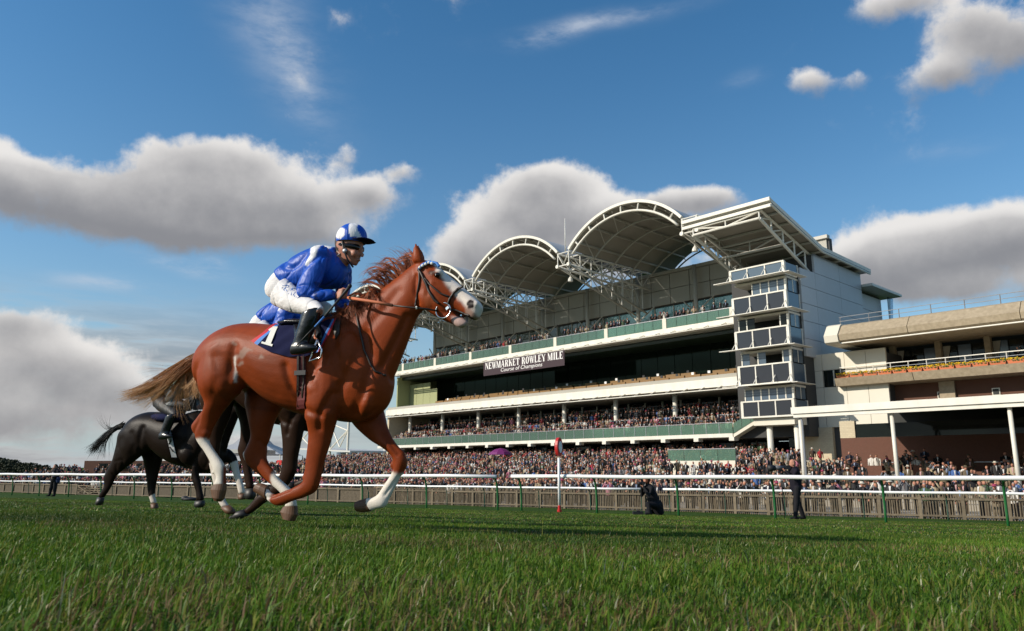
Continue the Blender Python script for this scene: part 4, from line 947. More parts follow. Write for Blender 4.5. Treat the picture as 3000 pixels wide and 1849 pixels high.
JAW = [(1262, 880, 1256, 914, .07), (1285, 903, 1272, 924, .058), (1310, 913, 1300, 939, .048), (1335, 921, 1325, 950, .04), (1356, 930, 1346, 961, .038), (1373, 944, 1362, 958, .028)]
def legs1():
    nh = [(705, 990, 596, 1052, .12), (722, 1070, 582, 1100, .135), (712, 1130, 586, 1140, .13), (674, 1172, 601, 1176, .10), (649, 1204, 600, 1199, .08), (634, 1234, 579, 1226, .056), (620, 1262, 563, 1249, .048), (611, 1285, 578, 1289, .04), (617, 1301, 592, 1313, .033), (638, 1333, 611, 1343, .031), (659, 1366, 626, 1376, .037), (660, 1396, 635, 1401, .032), (661, 1420, 626, 1423, .037)]
    nhh = [(662, 1417, 626, 1420, .040), (661, 1436, 620, 1434, .046), (654, 1462, 624, 1456, .044), (646, 1470, 630, 1466, .030)]
    fh = [(800, 1010, 690, 1060, .12), (832, 1090, 715, 1110, .13), (832, 1170, 722, 1180, .115), (802, 1232, 734, 1240, .085), (790, 1276, 737, 1284, .065), (782, 1322, 715, 1331, .05), (783, 1350, 728, 1362, .041), (801, 1377, 763, 1394, .033), (821, 1402, 788, 1414, .031), (853, 1434, 826, 1447, .037), (865, 1462, 838, 1472, .032), (869, 1484, 833, 1486, .037)]
    fhh = [(870, 1482, 832, 1484, .04), (871, 1508, 823, 1499, .046), (862, 1527, 830, 1518, .046)]
    nf = [(1012, 1075, 900, 1095, .10), (1002, 1160, 893, 1168, .11), (988, 1215, 898, 1222, .092), (977, 1262, 904, 1270, .068), (963, 1313, 899, 1325, .054), (947, 1364, 895, 1372, .044), (939, 1402, 892, 1400, .044), (926, 1438, 889, 1410, .042), (894, 1456, 868, 1424, .034), (860, 1467, 838, 1433, .031), (820, 1483, 806, 1445, .037), (795, 1474, 788, 1438, .033), (780, 1462, 783, 1425, .036)]
    nfh = [(782, 1463, 784, 1424, .040), (764, 1452, 772, 1417, .046), (748, 1442, 758, 1415, .046)]
    ff = [(1115, 1110, 995, 1170, .10), (1122, 1205, 1035, 1240, .095), (1142, 1262, 1083, 1287, .072), (1166, 1302, 1118, 1310, .056), (1188, 1328, 1148, 1338, .046), (1191, 1358, 1155, 1366, .044), (1178, 1394, 1146, 1390, .036), (1160, 1425, 1124, 1424, .032), (1142, 1458, 1106, 1450, .031), (1129, 1484, 1092, 1458, .037), (1104, 1492, 1082, 1460, .032), (1086, 1498, 1072, 1460, .036)]
    ffh = [(1087, 1498, 1073, 1460, .040), (1064, 1502, 1055, 1465, .046), (1048, 1499, 1044, 1470, .046)]
    return [(nh, nhh, .15), (fh, fhh, -.15), (nf, nfh, .14), (ff, ffh, -.13)]
def taperw(secs, w, n_in=3):    # limbs come in towards the middle as they leave the trunk
    return [w * (1 if i < n_in else .85) for i in range(len(secs))]
def horse_trunk(b, fr, T=None):
    """trunk, neck, head in the chestnut's stations; T maps the chestnut's world points to this horse"""
    T = T or (lambda p: p)
    def lf(sts, w=0., n=22, e=2.0, up=0.):
        ss = []
        for s in sts:
            c, A, B, ex = H1.sec(s[0], s[1], s[2], s[3], w, s[4], e); p0, p1 = T(c + A), T(c - A); ss.append(((p0 + p1) / 2, (p0 - p1) / 2, fr.N * s[4], ex))
        b.loft(cr(ss), n + 10)
    lf(TORSO, e=2.15); lf(NECK, e=2.0); lf(HEAD, e=2.3); lf(JAW, e=2.1)
    def el(u, v, w, a, up, lat, tilt=0.):
        c = T(H1.P(u, v, w)); A = fr.H * cos(tilt) + UP * sin(tilt); B = UP * cos(tilt) - fr.H * sin(tilt); b.ell(c, B * up, A * a, fr.N * lat)
    for sg in (1, -1):
        el(990, 1080, sg * .135, .15, .30, .085, -.45)     # shoulder blade
        el(1070, 1165, sg * .075, .10, .13, .075)             # breast
        el(935, 1135, sg * .165, .14, .17, .09, .3)         # triceps
        el(655, 1060, sg * .17, .17, .22, .10, -.2)         # haunch
        el(690, 1020, sg * .14, .2, .14, .11, .2)           # gluteal
        el(1255, 868, sg * .05, .105, .105, .045)           # cheek
        el(1282, 800, sg * .065, .05, .032, .035)           # eye socket
        el(1392, 893, sg * .042, .035, .03, .025)           # nostril rim
    return el
def ear(b, fr, T, w, du=0, dv=0):
    b.loft([H1.sec(1208 + du, 770 + dv, 1240 + du, 765 + dv, w, .022), H1.sec(1207 + du, 752 + dv, 1238 + du, 750 + dv, w, .026), H1.sec(1209 + du, 735 + dv, 1233 + du, 735 + dv, w, .02), H1.sec(1213 + du, 720 + dv, 1225 + du, 722 + dv, w, .012), H1.sec(1217 + du, 710 + dv, 1219 + du, 711 + dv, w, .003)] if T is None else
           [(T(c), A, B, e) for c, A, B, e in [H1.sec(1208, 770, 1240, 765, w, .022), H1.sec(1207, 752, 1238, 750, w, .026), H1.sec(1213, 720, 1225, 722, w, .012), H1.sec(1217, 710, 1219, 711, w, .003)]], 10)
def cr(secs, k=5):
    """Catmull-Rom refinement of loft stations"""
    n = len(secs); out = []; g = lambda i: secs[min(max(i, 0), n - 1)]
    for i in range(n - 1):
        for j in range(k):
            t = j / k; q = []
            for a in range(3):
                p0, p1, p2, p3 = [np.asarray(g(i + d)[a]) for d in (-1, 0, 1, 2)]
                q.append(.5 * (2 * p1 + (p2 - p0) * t + (2 * p0 - 5 * p1 + 4 * p2 - p3) * t * t + (3 * p1 - p0 - 3 * p2 + p3) * t ** 3))
            out.append((*q, secs[i][3] if len(secs[i]) > 3 else 2.0))
    out.append(secs[-1]); return out
def grooves(me, fr, T, lines):
    v = verts(me); n = np.empty(len(v) * 3); me.vertices.foreach_get('normal', n); n = n.reshape(-1, 3); l = fr.local(v); P0 = H1.world(l); px = proj(P0 - np.outer(l[:, 1], H1.N)); disp = np.zeros(len(v))
    for pts, depth, sig in lines:
        best = np.full(len(v), 1e9)
        for a, b_ in zip(pts[:-1], pts[1:]):
            a = np.array(a, float); d = np.array(b_, float) - a; t = np.clip((px - a) @ d / (d @ d), 0, 1); best = np.minimum(best, np.linalg.norm(px - a - t[:, None] * d, axis=1))
        disp -= 1.25 * depth * np.exp(-(best / sig) ** 2)
    disp *= np.clip(abs(l[:, 1]) / .04, 0, 1); v += n * (disp + (.0035 * vnoise(v, 12, 21) + .0022 * vnoise(v, 34, 22)) * np.clip(abs(l[:, 1]) / .1, .15, 1))[:, None]; me.vertices.foreach_set('co', v.ravel()); me.update()
GRV = [([(604, 1308), (628, 1362)], .008, 4), ([(772, 1386), (832, 1440)], .008, 4), ([(884, 1434), (826, 1456)], .008, 4), ([(1152, 1396), (1110, 1452)], .008, 4), ([(1106, 1262), (1152, 1330)], .009, 6), ([(578, 1262), (592, 1290)], .008, 5), ([(742, 1290), (760, 1320)], .007, 6), ([(900, 1385), (920, 1392)], .005, 5), ([(626, 1396), (662, 1392)], .004, 4), ([(965, 985), (985, 1060), (960, 1130)], .009, 11), ([(1020, 1160), (990, 1215), (978, 1260)], .010, 8), ([(770, 1060), (800, 1110), (860, 1160)], .004, 14), ([(640, 1195), (628, 1240), (606, 1280)], .006, 5), ([(910, 1245), (912, 1320), (908, 1370)], .006, 6), ([(1100, 1240), (1140, 1300), (1165, 1335)], .006, 6), ([(1160, 1395), (1130, 1445)], .004, 4), ([(628, 1320), (640, 1360)], .004, 4), ([(1250, 800), (1270, 830), (1268, 870)], .005, 6), ([(1330, 850), (1360, 880), (1375, 900)], .005, 5), ([(1096, 985), (1112, 1080), (1092, 1165), (1062, 1215)], .016, 11), ([(1010, 960), (1030, 1040), (1050, 1120), (1010, 1200)], .010, 12), ([(900, 1085), (912, 1150), (940, 1205), (985, 1222)], .014, 10), ([(752, 1030), (738, 1090), (728, 1140)], .014, 11), ([(636, 1090), (628, 1130), (640, 1180)], .007, 14), ([(700, 1060), (716, 1110), (690, 1160)], .009, 14),
       ([(1205, 930), (1170, 1010), (1130, 1090)], .012, 8), ([(1232, 815), (1230, 860), (1240, 895)], .010, 5), ([(1290, 842), (1320, 862), (1345, 880)], .006, 5), ([(1180, 860), (1130, 930), (1080, 990)], .008, 14), ([(935, 1240), (930, 1310), (918, 1360)], .007, 6), ([(605, 1215), (596, 1250)], .007, 6), ([(600, 1200), (640, 1190)], .005, 7), ([(885, 1425), (840, 1445), (810, 1458)], .006, 5)]
def base_of(me, fr):
    c = fr.C; return np.array([c[0], c[1], float(gnd(c[0], c[1]))])
def chestnut():
    fr = H1; root = empty('racehorse', base_of(None, fr), 'chestnut racehorse with white blaze and white socks galloping nearest the camera', 'horse')
    b = MB(); horse_trunk(b, fr); ear(b, fr, None, .055); ear(b, fr, None, -.055, 6, 4)
    for secs, hoof, w in legs1():
        ws = taperw(secs, w); b.loft(cr([fr.sec(*s[:4], ws[i], s[4], 2.1) for i, s in enumerate(secs)]), 20)
    for (u, y, w, a, c_, r) in ((924, 1404, .12, .035, .05, .042), (893, 1396, .12, .022, .03, .026), (811, 1466, .12, .045, .04, .036), (1174, 1346, -.11, .05, .06, .042), (1150, 1362, -.11, .02, .03, .026), (1112, 1470, -.11, .042, .045, .036), (566, 1247, .13, .022, .03, .026), (604, 1268, .13, .05, .05, .042), (640, 1372, .13, .048, .045, .036), (628, 1384, .13, .022, .022, .024), (720, 1331, -.13, .024, .03, .026), (756, 1338, -.13, .06, .05, .042), (838, 1446, -.13, .045, .045, .036), (826, 1456, -.13, .022, .022, .024)):
        b.ell(fr.P(u, y, w), UP * c_, fr.H * a, fr.N * r)
    me = organic(b, .0112, 4); grooves(me, fr, None, GRV)
    v = verts(me); l = fr.local(v); flat = v - np.outer(l[:, 1], fr.N); px = proj(flat); pxt = proj(v)
    nz = vnoise(v, 9, 1); nz2 = vnoise(v, 45, 2)
    c = np.array([.245, .043, .009]) * (1 + .22 * nz + .10 * nz2 + .08 * vnoise(v, 140, 33))[:, None]
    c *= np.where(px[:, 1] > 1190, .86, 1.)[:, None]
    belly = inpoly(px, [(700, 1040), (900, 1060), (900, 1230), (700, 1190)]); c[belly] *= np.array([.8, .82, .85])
    def paint(mask, colr, it=2, k=1.):
        m = np.clip(smooth_mask(mask, me, it) * k, 0, 1)[:, None]; c[:] = c * (1 - m) + np.asarray(colr) * m
    wht = (.70, .64, .56)
    socks = (px[:, 1] > 1296 - .9 * (px[:, 0] - 600)) & (px[:, 0] < 690) & (px[:, 1] > 1288) | ((px[:, 0] > 770) & (px[:, 0] < 900) & (px[:, 1] > 1378 + (px[:, 0] < 800) * 6) & (l[:, 1] < -.04)) | ((px[:, 0] < 826) & (px[:, 0] > 740) & (px[:, 1] > 1400) & (l[:, 1] > .04)) | ((px[:, 0] > 1030) & (px[:, 1] > 1388 + 8 * nz2))
    paint(socks, wht, 2)
    paint(inpoly(px, [(1255, 862), (1300, 880), (1262, 912)]), (.30, .08, .03), 2, .6)
    # blaze: front of the face, where the surface turns to the fore
    t = np.clip((px[:, 0] - 1268) / 140, 0, 1); top = np.interp(px[:, 0], [1268, 1298, 1324, 1352, 1378, 1398, 1415], [770, 793, 813, 835, 859, 879, 905])
    below = px[:, 1] - top; bl = (px[:, 0] > 1272) & (px[:, 1] < 960) & (below < np.interp(px[:, 0], [1272, 1285, 1300, 1320, 1345, 1370, 1385, 1400, 1415], [2, 5, 17, 31, 43, 50, 48, 46, 50]) + 3 * nz2)
    paint(bl, (.72, .64, .58), 2); paint(inpoly(px, [(1372, 905), (1420, 900), (1420, 945), (1372, 938)]) & ~bl, (.40, .25, .19), 3); paint(inpoly(px, [(1330, 928), (1375, 935), (1378, 965), (1330, 965)]), (.55, .38, .34), 2); paint(inpoly(px, [(1372, 900), (1396, 910), (1400, 945), (1372, 935)]), (.34, .22, .18), 3, .8)
    paint((np.hypot(px[:, 0] - 1388, (px[:, 1] - 896) * .85) < 11) & (abs(l[:, 1]) > .03), (.015, .008, .008), 1, 1.4)
    paint(inpoly(px, [(1340, 914), (1392, 934), (1390, 941), (1350, 930), (1332, 918)]), (.06, .025, .02), 1)
    paint((np.hypot((px[:, 0] - 1281) / 1.5, px[:, 1] - 806) < 7.5), (.06, .02, .012), 1)
    # dried sweat and foam behind the saddle cloth
    foam = inpoly(px, [(742, 1012), (780, 1030), (832, 1050), (842, 1062), (790, 1070), (762, 1085), (744, 1070)]) & (l[:, 1] > 0) & (vnoise(np.c_[px / 6, px[:, :1] * 0], 1.3, 5) + .3 * nz2 > .05)
    paint(foam, (.36, .27, .22), 1, .6); paint(inpoly(px, [(748, 1055), (754, 1056), (750, 1090), (746, 1128), (742, 1127), (744, 1085)]) & (l[:, 1] > 0), (.62, .55, .5), 1)
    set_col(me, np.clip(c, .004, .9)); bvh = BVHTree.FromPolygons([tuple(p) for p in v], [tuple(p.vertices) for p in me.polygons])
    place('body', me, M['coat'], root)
    for secs, hoof, w in legs1():
        MB().loft([fr.sec(*s[:4], w * .85, s[4] * .9, 2.2) for s in hoof], 20).build('hoof', M['hoof'], root)
    for sg in (1, -1):
        e = MB(); e.ell(fr.P(1281, 806, sg * .088), fr.N * .018, fr.H * .024, UP * .02, 14, 9); e.build('eye', M['eye'], root, smooth=True)
    return root, bvh
HORSE1, BVH1 = chestnut()
def drape(bvh, fr, u, v, off=.008, wdef=.1, side=1):
    """point on the horse's near side straight across from the centre plane, seen at u,v on the centre plane's side"""
    w0 = .18
    for _ in range(4):
        p = fr.P(u, v, w0); st = p + fr.N * side * 1.2
        hit = bvh.ray_cast(Vector(st), Vector(-fr.N * side), 1.6)
        if hit[0] is None: return fr.P(u, v, wdef)
        w0 = float(fr.local(np.array(hit[0]))[1])
    return np.array(hit[0]) + np.array(hit[1]) * off
def hairs():
    rr = random.Random(3); paths = []
    def C(t): a = np.array([.22, .05, .015]); b_ = np.array([.62, .37, .16]); return a * (1 - t) + b_ * t
    for i in range(76):       # tail, in locks
        q = rr.random(); j = lambda s: rr.gauss(0, s)
        if q < .58: e = (352 + abs(j(60)), 1160 + j(7)); e = (e[0], e[1] + (e[0] - 352) * .06 + j(6)); c1 = (558, 1046 + j(16)); c2 = (485 + j(10), 1128 + j(18))
        elif q < .84: e = (480 + j(45), 1176 + j(20)); c1 = (566, 1058 + j(12)); c2 = (540 + j(12), 1108 + j(12))
        elif q < .94: e = (560 + j(14), 1150 + j(22)); c1 = (580, 1068); c2 = (572 + j(5), 1110)
        else: e = (440 + j(50), 1218 + j(14)); c1 = (560, 1066); c2 = (500 + j(20), 1140)
        w = j(.06); t0 = rr.random() if q < .6 else .5 + .5 * rr.random(); t0 = t0 * .6 + .4; ph = rr.uniform(0, 6); am = rr.uniform(.004, .014)
        for k_ in range(17 if q < .94 else 5):
            sp = 1.0; P0 = H1.P(600 + j(3), 1048 + j(8), j(.03)); pts = bez(P0, H1.P(c1[0] + j(4), c1[1] + j(4), w * .4 + j(.008)), H1.P(c2[0] + j(4), c2[1] + j(4), w * .8 + j(.008)), H1.P(e[0] + j(9), e[1] + j(3.2), w + j(.006)), 13)
            pts = pts + np.array([[am * sin(k * .75 + ph) * k / 12, 0, am * cos(k * .7 + ph) * k / 12] for k in range(13)])
            tt = min(1, max(0, t0 + j(.12))); paths.append((pts, rr.uniform(.0016, .0032), np.array([C(tt * .25), C(tt)])))
    for i in range(14):
        p0 = H1.P(520 + rr.gauss(0, 25), 1085, 0); e = H1.P(rr.uniform(400, 500), rr.uniform(1060, 1130), 0); paths.append((bez(p0, p0 + (e - p0) * .3 + UP * .02, p0 + (e - p0) * .7 + UP * .03, e, 7), .0012, C(.2)))
    strands('tail', paths, HORSE1, M['hair']); paths = []
    crest = [(1222, 764), (1203, 781), (1180, 800), (1160, 818), (1130, 840), (1105, 862), (1080, 884), (1050, 904), (1020, 920), (1000, 930)]
    for i in range(95):        # mane, blown back in locks
        t = (i + rr.random()) / 95 * (len(crest) - 1.001); k = int(t); a = t - k; u = crest[k][0] * (1 - a) + crest[k + 1][0] * a; v = crest[k][1] * (1 - a) + crest[k + 1][1] * a; j = lambda s: rr.gauss(0, s)
        if t < 1.6: e = (u - 28 + j(12), v - 24 + j(12)); h = (u - 6, v - 26 + j(8)); w = j(.03)
        elif t < 4.4: e = (u - 66 + j(16), v - 8 + j(15)); h = (u - 26, v - 40 + j(12)); w = .02 + j(.04)
        else: e = (u - 38 + j(18), v + 30 + j(26)); h = (u - 28, v - 14 + j(10)); w = .11 + abs(j(.03))
        br_ = rr.uniform(.6, 1.35)
        for q_ in range(9):
            p0 = H1.P(u + j(4), v + 5, .01 + j(.006)); pts = bez(p0, H1.P(h[0] + j(3), h[1] + j(3), .02 + w * .3), H1.P((h[0] + e[0]) / 2 - 5 + j(3), (h[1] + e[1]) / 2 - 4 + j(3), w * .9), H1.P(e[0] + j(7), e[1] + j(5), w + j(.008)), 9)
            paths.append((pts, rr.uniform(.0014, .003), np.array([.33, .085, .026]) * br_ * rr.uniform(.8, 1.2)))
    for i in range(26):
        u = rr.uniform(1150, 1215); v = np.interp(u, [1150, 1215], [822, 770]); p0 = H1.P(u, v, 0); e = H1.P(u - rr.uniform(35, 75), v - rr.uniform(18, 60), 0); paths.append((bez(p0, H1.P(u - 5, v - 35, 0), e + UP * .05, e, 8), .0014, np.array([.2, .06, .02])))
    strands('mane', paths, HORSE1, M['hair'])
hairs()
# ------------------------------------------------------------------ tack
def tack():
    fr = H1; D = lambda u, v, off=.008, wd=.1: drape(BVH1, fr, u, v, off, wd)
    nu, nv = 46, 16
    top = [(812, 946), (850, 950), (905, 948), (950, 938), (992, 928)]; bot = [(738, 1002), (792, 1032), (848, 1046), (900, 1044), (941, 1030)]
    def qq(a, b_):
        x = a * 4; k = min(3, int(x)); f = x - k; T_ = [top[k][i] * (1 - f) + top[k + 1][i] * f for i in (0, 1)]; B_ = [bot[k][i] * (1 - f) + bot[k + 1][i] * f for i in (0, 1)]
        return [T_[i] * (1 - b_) + B_[i] * b_ for i in (0, 1)]
    def cloth(side):
        b = MB(); v = []; f = []; mi = []
        for i in range(nu + 1):
            for j in range(nv + 1):
                u, y = qq(i / nu, .06 + .94 * j / nv)
                p = D(u, y, .014 + .003 * sin(i * .7 + j * .5)) if side > 0 else None
                if side < 0:
                    q = D(u, y, .014); w = (q - fr.C) @ fr.N; p = q - fr.N * 2 * w
                v.append(p)
        for i in range(nu):
            for j in range(nv): k = i * (nv + 1) + j; f.append((k, k + 1, k + nv + 2, k + nv + 1)); mi.append(1 if i < 2 or i > nu - 3 else 2 if i < 4 or i > nu - 5 else 0)
        b.add(v, f); b.m = mi; return b
    sc = cloth(1).build('saddle_cloth', [M['navy'], M['clred'], M['clblue']], HORSE1, smooth=True); cloth(-1).build('saddle_cloth', [M['navy'], M['clred'], M['clblue']], HORSE1, smooth=True)
    # top strip joining both sides under the saddle
    b = MB()
    def pl(quad, n=6):
        A, B, C_, D_ = [np.array(x, float) for x in quad]
        v = []
        for i in range(n + 1):
            t = i / n; L_ = A * (1 - t) + D_ * t; R_ = B * (1 - t) + C_ * t; v += [D(*L_, .024), D(*R_, .024)]
        b.add(v, [(2 * i, 2 * i + 1, 2 * i + 3, 2 * i + 2) for i in range(n)])
    pl([(801, 964), (816, 965), (798, 1012), (782, 1008)]); pl([(789, 973), (802, 964.5), (800, 972), (793, 977)]); pl([(772, 1005), (804, 1013), (802, 1018.5), (770, 1010)])
    me = b.build('number', M['numw'], sc)
    # saddle
    b = MB(); b.loft([fr.sec(842, 944, 846, 962, 0, .14), fr.sec(868, 938, 872, 962, 0, .15), fr.sec(910, 938, 915, 962, 0, .14), fr.sec(950, 928, 955, 958, 0, .12), fr.sec(975, 916, 985, 950, 0, .07)], 16); sd = b.build('saddle', M['bootl'], HORSE1, smooth=True)
    b = MB(); b.loft([(D(900, 955, .02), fr.H * .12, fr.N * .012, 3), (D(905, 985, .022), fr.H * .13, fr.N * .012, 3), (D(912, 1010, .02), fr.H * .09, fr.N * .01, 3)], 14); b.build('saddle_flap', M['bootl'], sd, smooth=True)
    b = MB(); b.loft([fr.sec(962, 950, 1002, 926, .1, .02), fr.sec(975, 985, 998, 948, .14, .02), fr.sec(985, 1000, 995, 975, .16, .015)], 10); b.build('saddle_pad', M['leather'], sd, smooth=True)
    def strip(name, pxs, width, mt, off=.012, parent=HORSE1):
        b = MB(); v = []
        for i, (u, y) in enumerate(pxs):
            a = pxs[max(i - 1, 0)]; c = pxs[min(i + 1, len(pxs) - 1)]; dx, dy = c[0] - a[0], c[1] - a[1]; n = math.hypot(dx, dy); nx, ny = -dy / n * width, dx / n * width
            v += [D(u - nx, y - ny, off), D(u + nx, y + ny, off)]
        b.add(v, [(2 * i, 2 * i + 1, 2 * i + 3, 2 * i + 2) for i in range(len(pxs) - 1)]); o = b.build(name, mt, parent); m_ = o.modifiers.new('t', 'SOLIDIFY'); m_.thickness = .006; return o
    g = strip('girth', [(884, 1040 + i * 12) for i in range(14)], 13, M['girth']); strip('girth_strap', [(876, 1044 + i * 12) for i in range(13)], 2.2, M['leather'], .02, g); strip('girth_strap', [(891, 1044 + i * 12) for i in range(13)], 2.2, M['leather'], .02, g)
    b = MB(); b.box(D(884, 1092, .02) - fr.H * .05 - UP * .02, fr.H * .1, fr.N * .012, UP * .035); b.build('girth_buckle', M['black'], g)
    def strap(name, pxs, r, mt, parent, off=.006, sub=5, wd=.08):
        P = []
        for (a, c) in zip(pxs[:-1], pxs[1:]):
            for k in range(sub): t = k / sub; P.append(D(a[0] * (1 - t) + c[0] * t, a[1] * (1 - t) + c[1] * t, off, wd))
        P.append(D(*pxs[-1], off, wd)); return MB().tube(P, r, 6).build(name, mt, parent, smooth=True)
    strap('neck_strap', [(1040, 905), (1047, 930), (1056, 975), (1068, 1025), (1085, 1066), (1100, 1090), (1130, 1100)], .009, M['leather'], HORSE1)
    br = strap('bridle', [(1226, 790), (1233, 800), (1246, 826), (1260, 858), (1274, 880), (1287, 890)], .010, M['leather'], HORSE1)
    strap('throat_lash', [(1229, 794), (1230, 820), (1224, 860), (1217, 898)], .008, M['leather'], br); strap('cheek_strap', [(1244, 816), (1262, 836), (1290, 860), (1316, 870)], .007, M['leather'], br)
    strap('noseband', [(1313, 890), (1318, 876), (1330, 858), (1345, 845), (1357, 839)], .009, M['leather'], br); strap('curb_strap', [(1318, 906), (1338, 908), (1358, 916), (1376, 926)], .007, M['leather'], br)
    bb_ = strap('browband', [(1229, 790), (1240, 779), (1255, 772), (1268, 769), (1280, 772), (1287, 781)], .012, M['clblue'], br, .012)
    for k in range(5): q = D(1233 + k * 8, 786 - k * 3.6, .02); MB().ell(q, fr.N * .008, fr.H * .012, UP * .012, 8, 6).build('browband_bead', M['numw'], bb_, smooth=True)
    c = D(1300, 908, .014); ring = MB(); ring.tube([c + fr.H * .06 * cos(a) + UP * .058 * sin(a) for a in np.linspace(0, 2 * pi, 25)], .006, 6); ring.build('bit_ring', M['bit'], br, smooth=True)
    MB().bar(D(1318, 899, .016), D(1310, 905, .016), .02).build('bit_bar', M['bit'], br)
    b = MB(); rn = b.tube([fr.P(1018, 872, .16), fr.P(1060, 879, .20), fr.P(1105, 886, .2), fr.P(1150, 895, .18)], .012, 8).build('rein_grip', M['rubber'], HORSE1, smooth=True); rn.scale = (1, 1, 1)
    MB().tube([fr.P(1150, 895, .18), fr.P(1195, 900, .16), fr.P(1218, 902, .15), fr.P(1250, 905, .13), c - fr.H * .05], .007, 6).build('rein', M['leather'], HORSE1, smooth=True)
    MB().tube([fr.P(1218, 902, .155), fr.P(1222, 901, .15)], .012, 6).build('rein_stop', M['numw'], HORSE1)
    MB().tube([fr.P(1022, 868, .05), fr.P(1040, 858, .03), fr.P(1060, 862, .0), fr.P(1080, 880, -.06)], .009, 6).build('rein_loop', M['rubber'], HORSE1, smooth=True)
    # stirrup
    b = MB(); cc = fr.P(928, 1018, .36); b.tube([cc + UP * .06, cc + fr.H * .045 - UP * .02, cc + fr.H * .04 - UP * .075, cc - fr.H * .06 - UP * .1, cc - fr.H * .03 - UP * .02, cc + UP * .06], .007, 6); b.build('stirrup', M['bit'], HORSE1, smooth=True)
    MB().tube([fr.P(924, 968, .33), fr.P(922, 990, .35), cc + UP * .06], .008, 6).build('stirrup_leather', M['rubber'], HORSE1)
tack()
# ------------------------------------------------------------------ jockeys
BLUE = np.array([.005, .070, .42])
def jockey(T, fr, label, full=True, silk=BLUE, patch=(.75, .74, .76), name='person', brm='breech'):
    S = H1.sec
    def lf(b, sts, w, n=16, e=2.0):
        ss = []
        for i, s in enumerate(sts):
            ww = w if not hasattr(w, '__len__') else w[0] + (w[1] - w[0]) * i / (len(sts) - 1); c, A, B, ex = S(*s[:4], ww, s[4], e); ss.append((T(c), A, B, ex))
        b.loft(cr(ss), n)
    P = lambda u, v, w=0.: T(H1.P(u, v, w))
    root = empty('person', P(868, 945, 0), label, 'person', 'racing jockeys')
    HD = [(1050, 672, 1000, 680, .06), (1060, 695, 988, 695, .074), (1061, 718, 984, 716, .078), (1057, 736, 989, 734, .074), (1053, 753, 1001, 750, .064), (1047, 768, 1013, 763, .05), (1041, 778, 1022, 773, .034)]
    NK = [(1022, 768, 984, 730, .055), (1008, 795, 960, 750, .062)]
    TOR = [(986, 727, 1012, 776, .08), (957, 724, 1018, 800, .145), (922, 732, 1000, 836, .165), (882, 750, 945, 849, .15), (847, 771, 897, 854, .14), (822, 793, 862, 850, .135)]
    UA = [(918, 742, 966, 758, .06), (900, 768, 955, 788, .066), (886, 805, 938, 823, .058), (872, 842, 923, 852, .05), (874, 866, 918, 872, .045)]
    FA = [(878, 838, 884, 882, .045), (900, 838, 902, 885, .056), (930, 843, 931, 884, .05), (960, 848, 962, 880, .042), (981, 852, 983, 875, .035)]
    FUA = [(985, 768, 1024, 790, .06), (990, 810, 1026, 815, .065), (988, 850, 1020, 852, .06), (985, 885, 1017, 885, .05), (986, 910, 1012, 905, .04)]
    FFA = [(988, 888, 992, 914, .04), (1005, 882, 1008, 910, .042), (1020, 880, 1023, 903, .036), (1030, 880, 1032, 898, .03)]
    PEL = [(830, 788, 872, 852, .13), (806, 810, 866, 868, .14), (791, 838, 850, 884, .14), (790, 862, 830, 891, .11)]
    TH = [(842, 815, 800, 894, .10), (872, 846, 836, 912, .095), (905, 868, 878, 920, .082), (934, 884, 908, 926, .068), (946, 900, 928, 932, .052)]
    FTH = [(850, 820, 815, 890, .10), (890, 845, 860, 905, .09), (930, 868, 912, 918, .08), (966, 888, 948, 928, .066), (976, 902, 962, 932, .045)]
    BT = [(940, 900, 886, 922, .062), (932, 935, 880, 946, .062), (918, 968, 868, 980, .056), (906, 996, 860, 1004, .048), (900, 1015, 856, 1022, .042), (890, 1030, 856, 1036, .036)]
    FT = [(858, 1004, 853, 1041, .03), (872, 1002, 870, 1040, .038), (893, 1004, 893, 1037, .04), (914, 1008, 914, 1031, .037), (930, 1013, 929, 1026, .022)]
    b = MB(); lf(b, HD, 0, 18, 2.2); lf(b, NK, 0); b.ell(P(1061, 747), UP * .022, fr.H * .018, fr.N * .014); b.ell(P(1057, 733), UP * .012, fr.H * .016, fr.N * .04)
    b.ell(P(1052, 763), UP * .008, fr.H * .012, fr.N * .024); b.ell(P(1042, 772), UP * .016, fr.H * .018, fr.N * .022); b.ell(P(1036, 742, .05), UP * .03, fr.H * .03, fr.N * .02)
    for sg in (1, -1): b.ell(P(1006, 723, sg * .078), UP * .032, fr.H * .019, fr.N * .01)
    thin = lambda st: [(u1 * .8 + u2 * .2, v1 * .8 + v2 * .2, u2 * .8 + u1 * .2, v2 * .8 + v1 * .2, hw * .75) for u1, v1, u2, v2, hw in st]
    lf(b, thin(TOR), 0); lf(b, thin(UA), (.17, .24)); lf(b, thin(FA), (.24, .16)); lf(b, thin(FUA), (-.17, -.2)); lf(b, thin(FFA), (-.2, -.05)); lf(b, thin(PEL), 0); lf(b, thin(TH), (.12, .33)); lf(b, thin(FTH), (-.12, -.33)); lf(b, thin(BT), (.33, .36)); lf(b, thin(BT), (-.33, -.36))
    for (u, v, w, sg) in ((998, 864, .155, 1), (1036, 890, -.04, -1)):     # fists closed on the reins
        c = P(u, v, w); b.ell(c, fr.H * .046, UP * .036, fr.N * .028)
        for k in range(4):
            o = c + fr.H * (.03 - .004 * k) + UP * (.03 - .02 * k); b.tube([o - fr.H * .03 + fr.N * .03, o + fr.H * .012 + fr.N * .036, o + fr.H * .03 + fr.N * .012, o + fr.H * .022 - fr.N * .02], [.0105, .0105, .0095, .008], 8)
        b.tube([c - fr.H * .02 + UP * .03, c + fr.H * .022 + UP * .046, c + fr.H * .052 + UP * .036], [.013, .012, .009], 8)
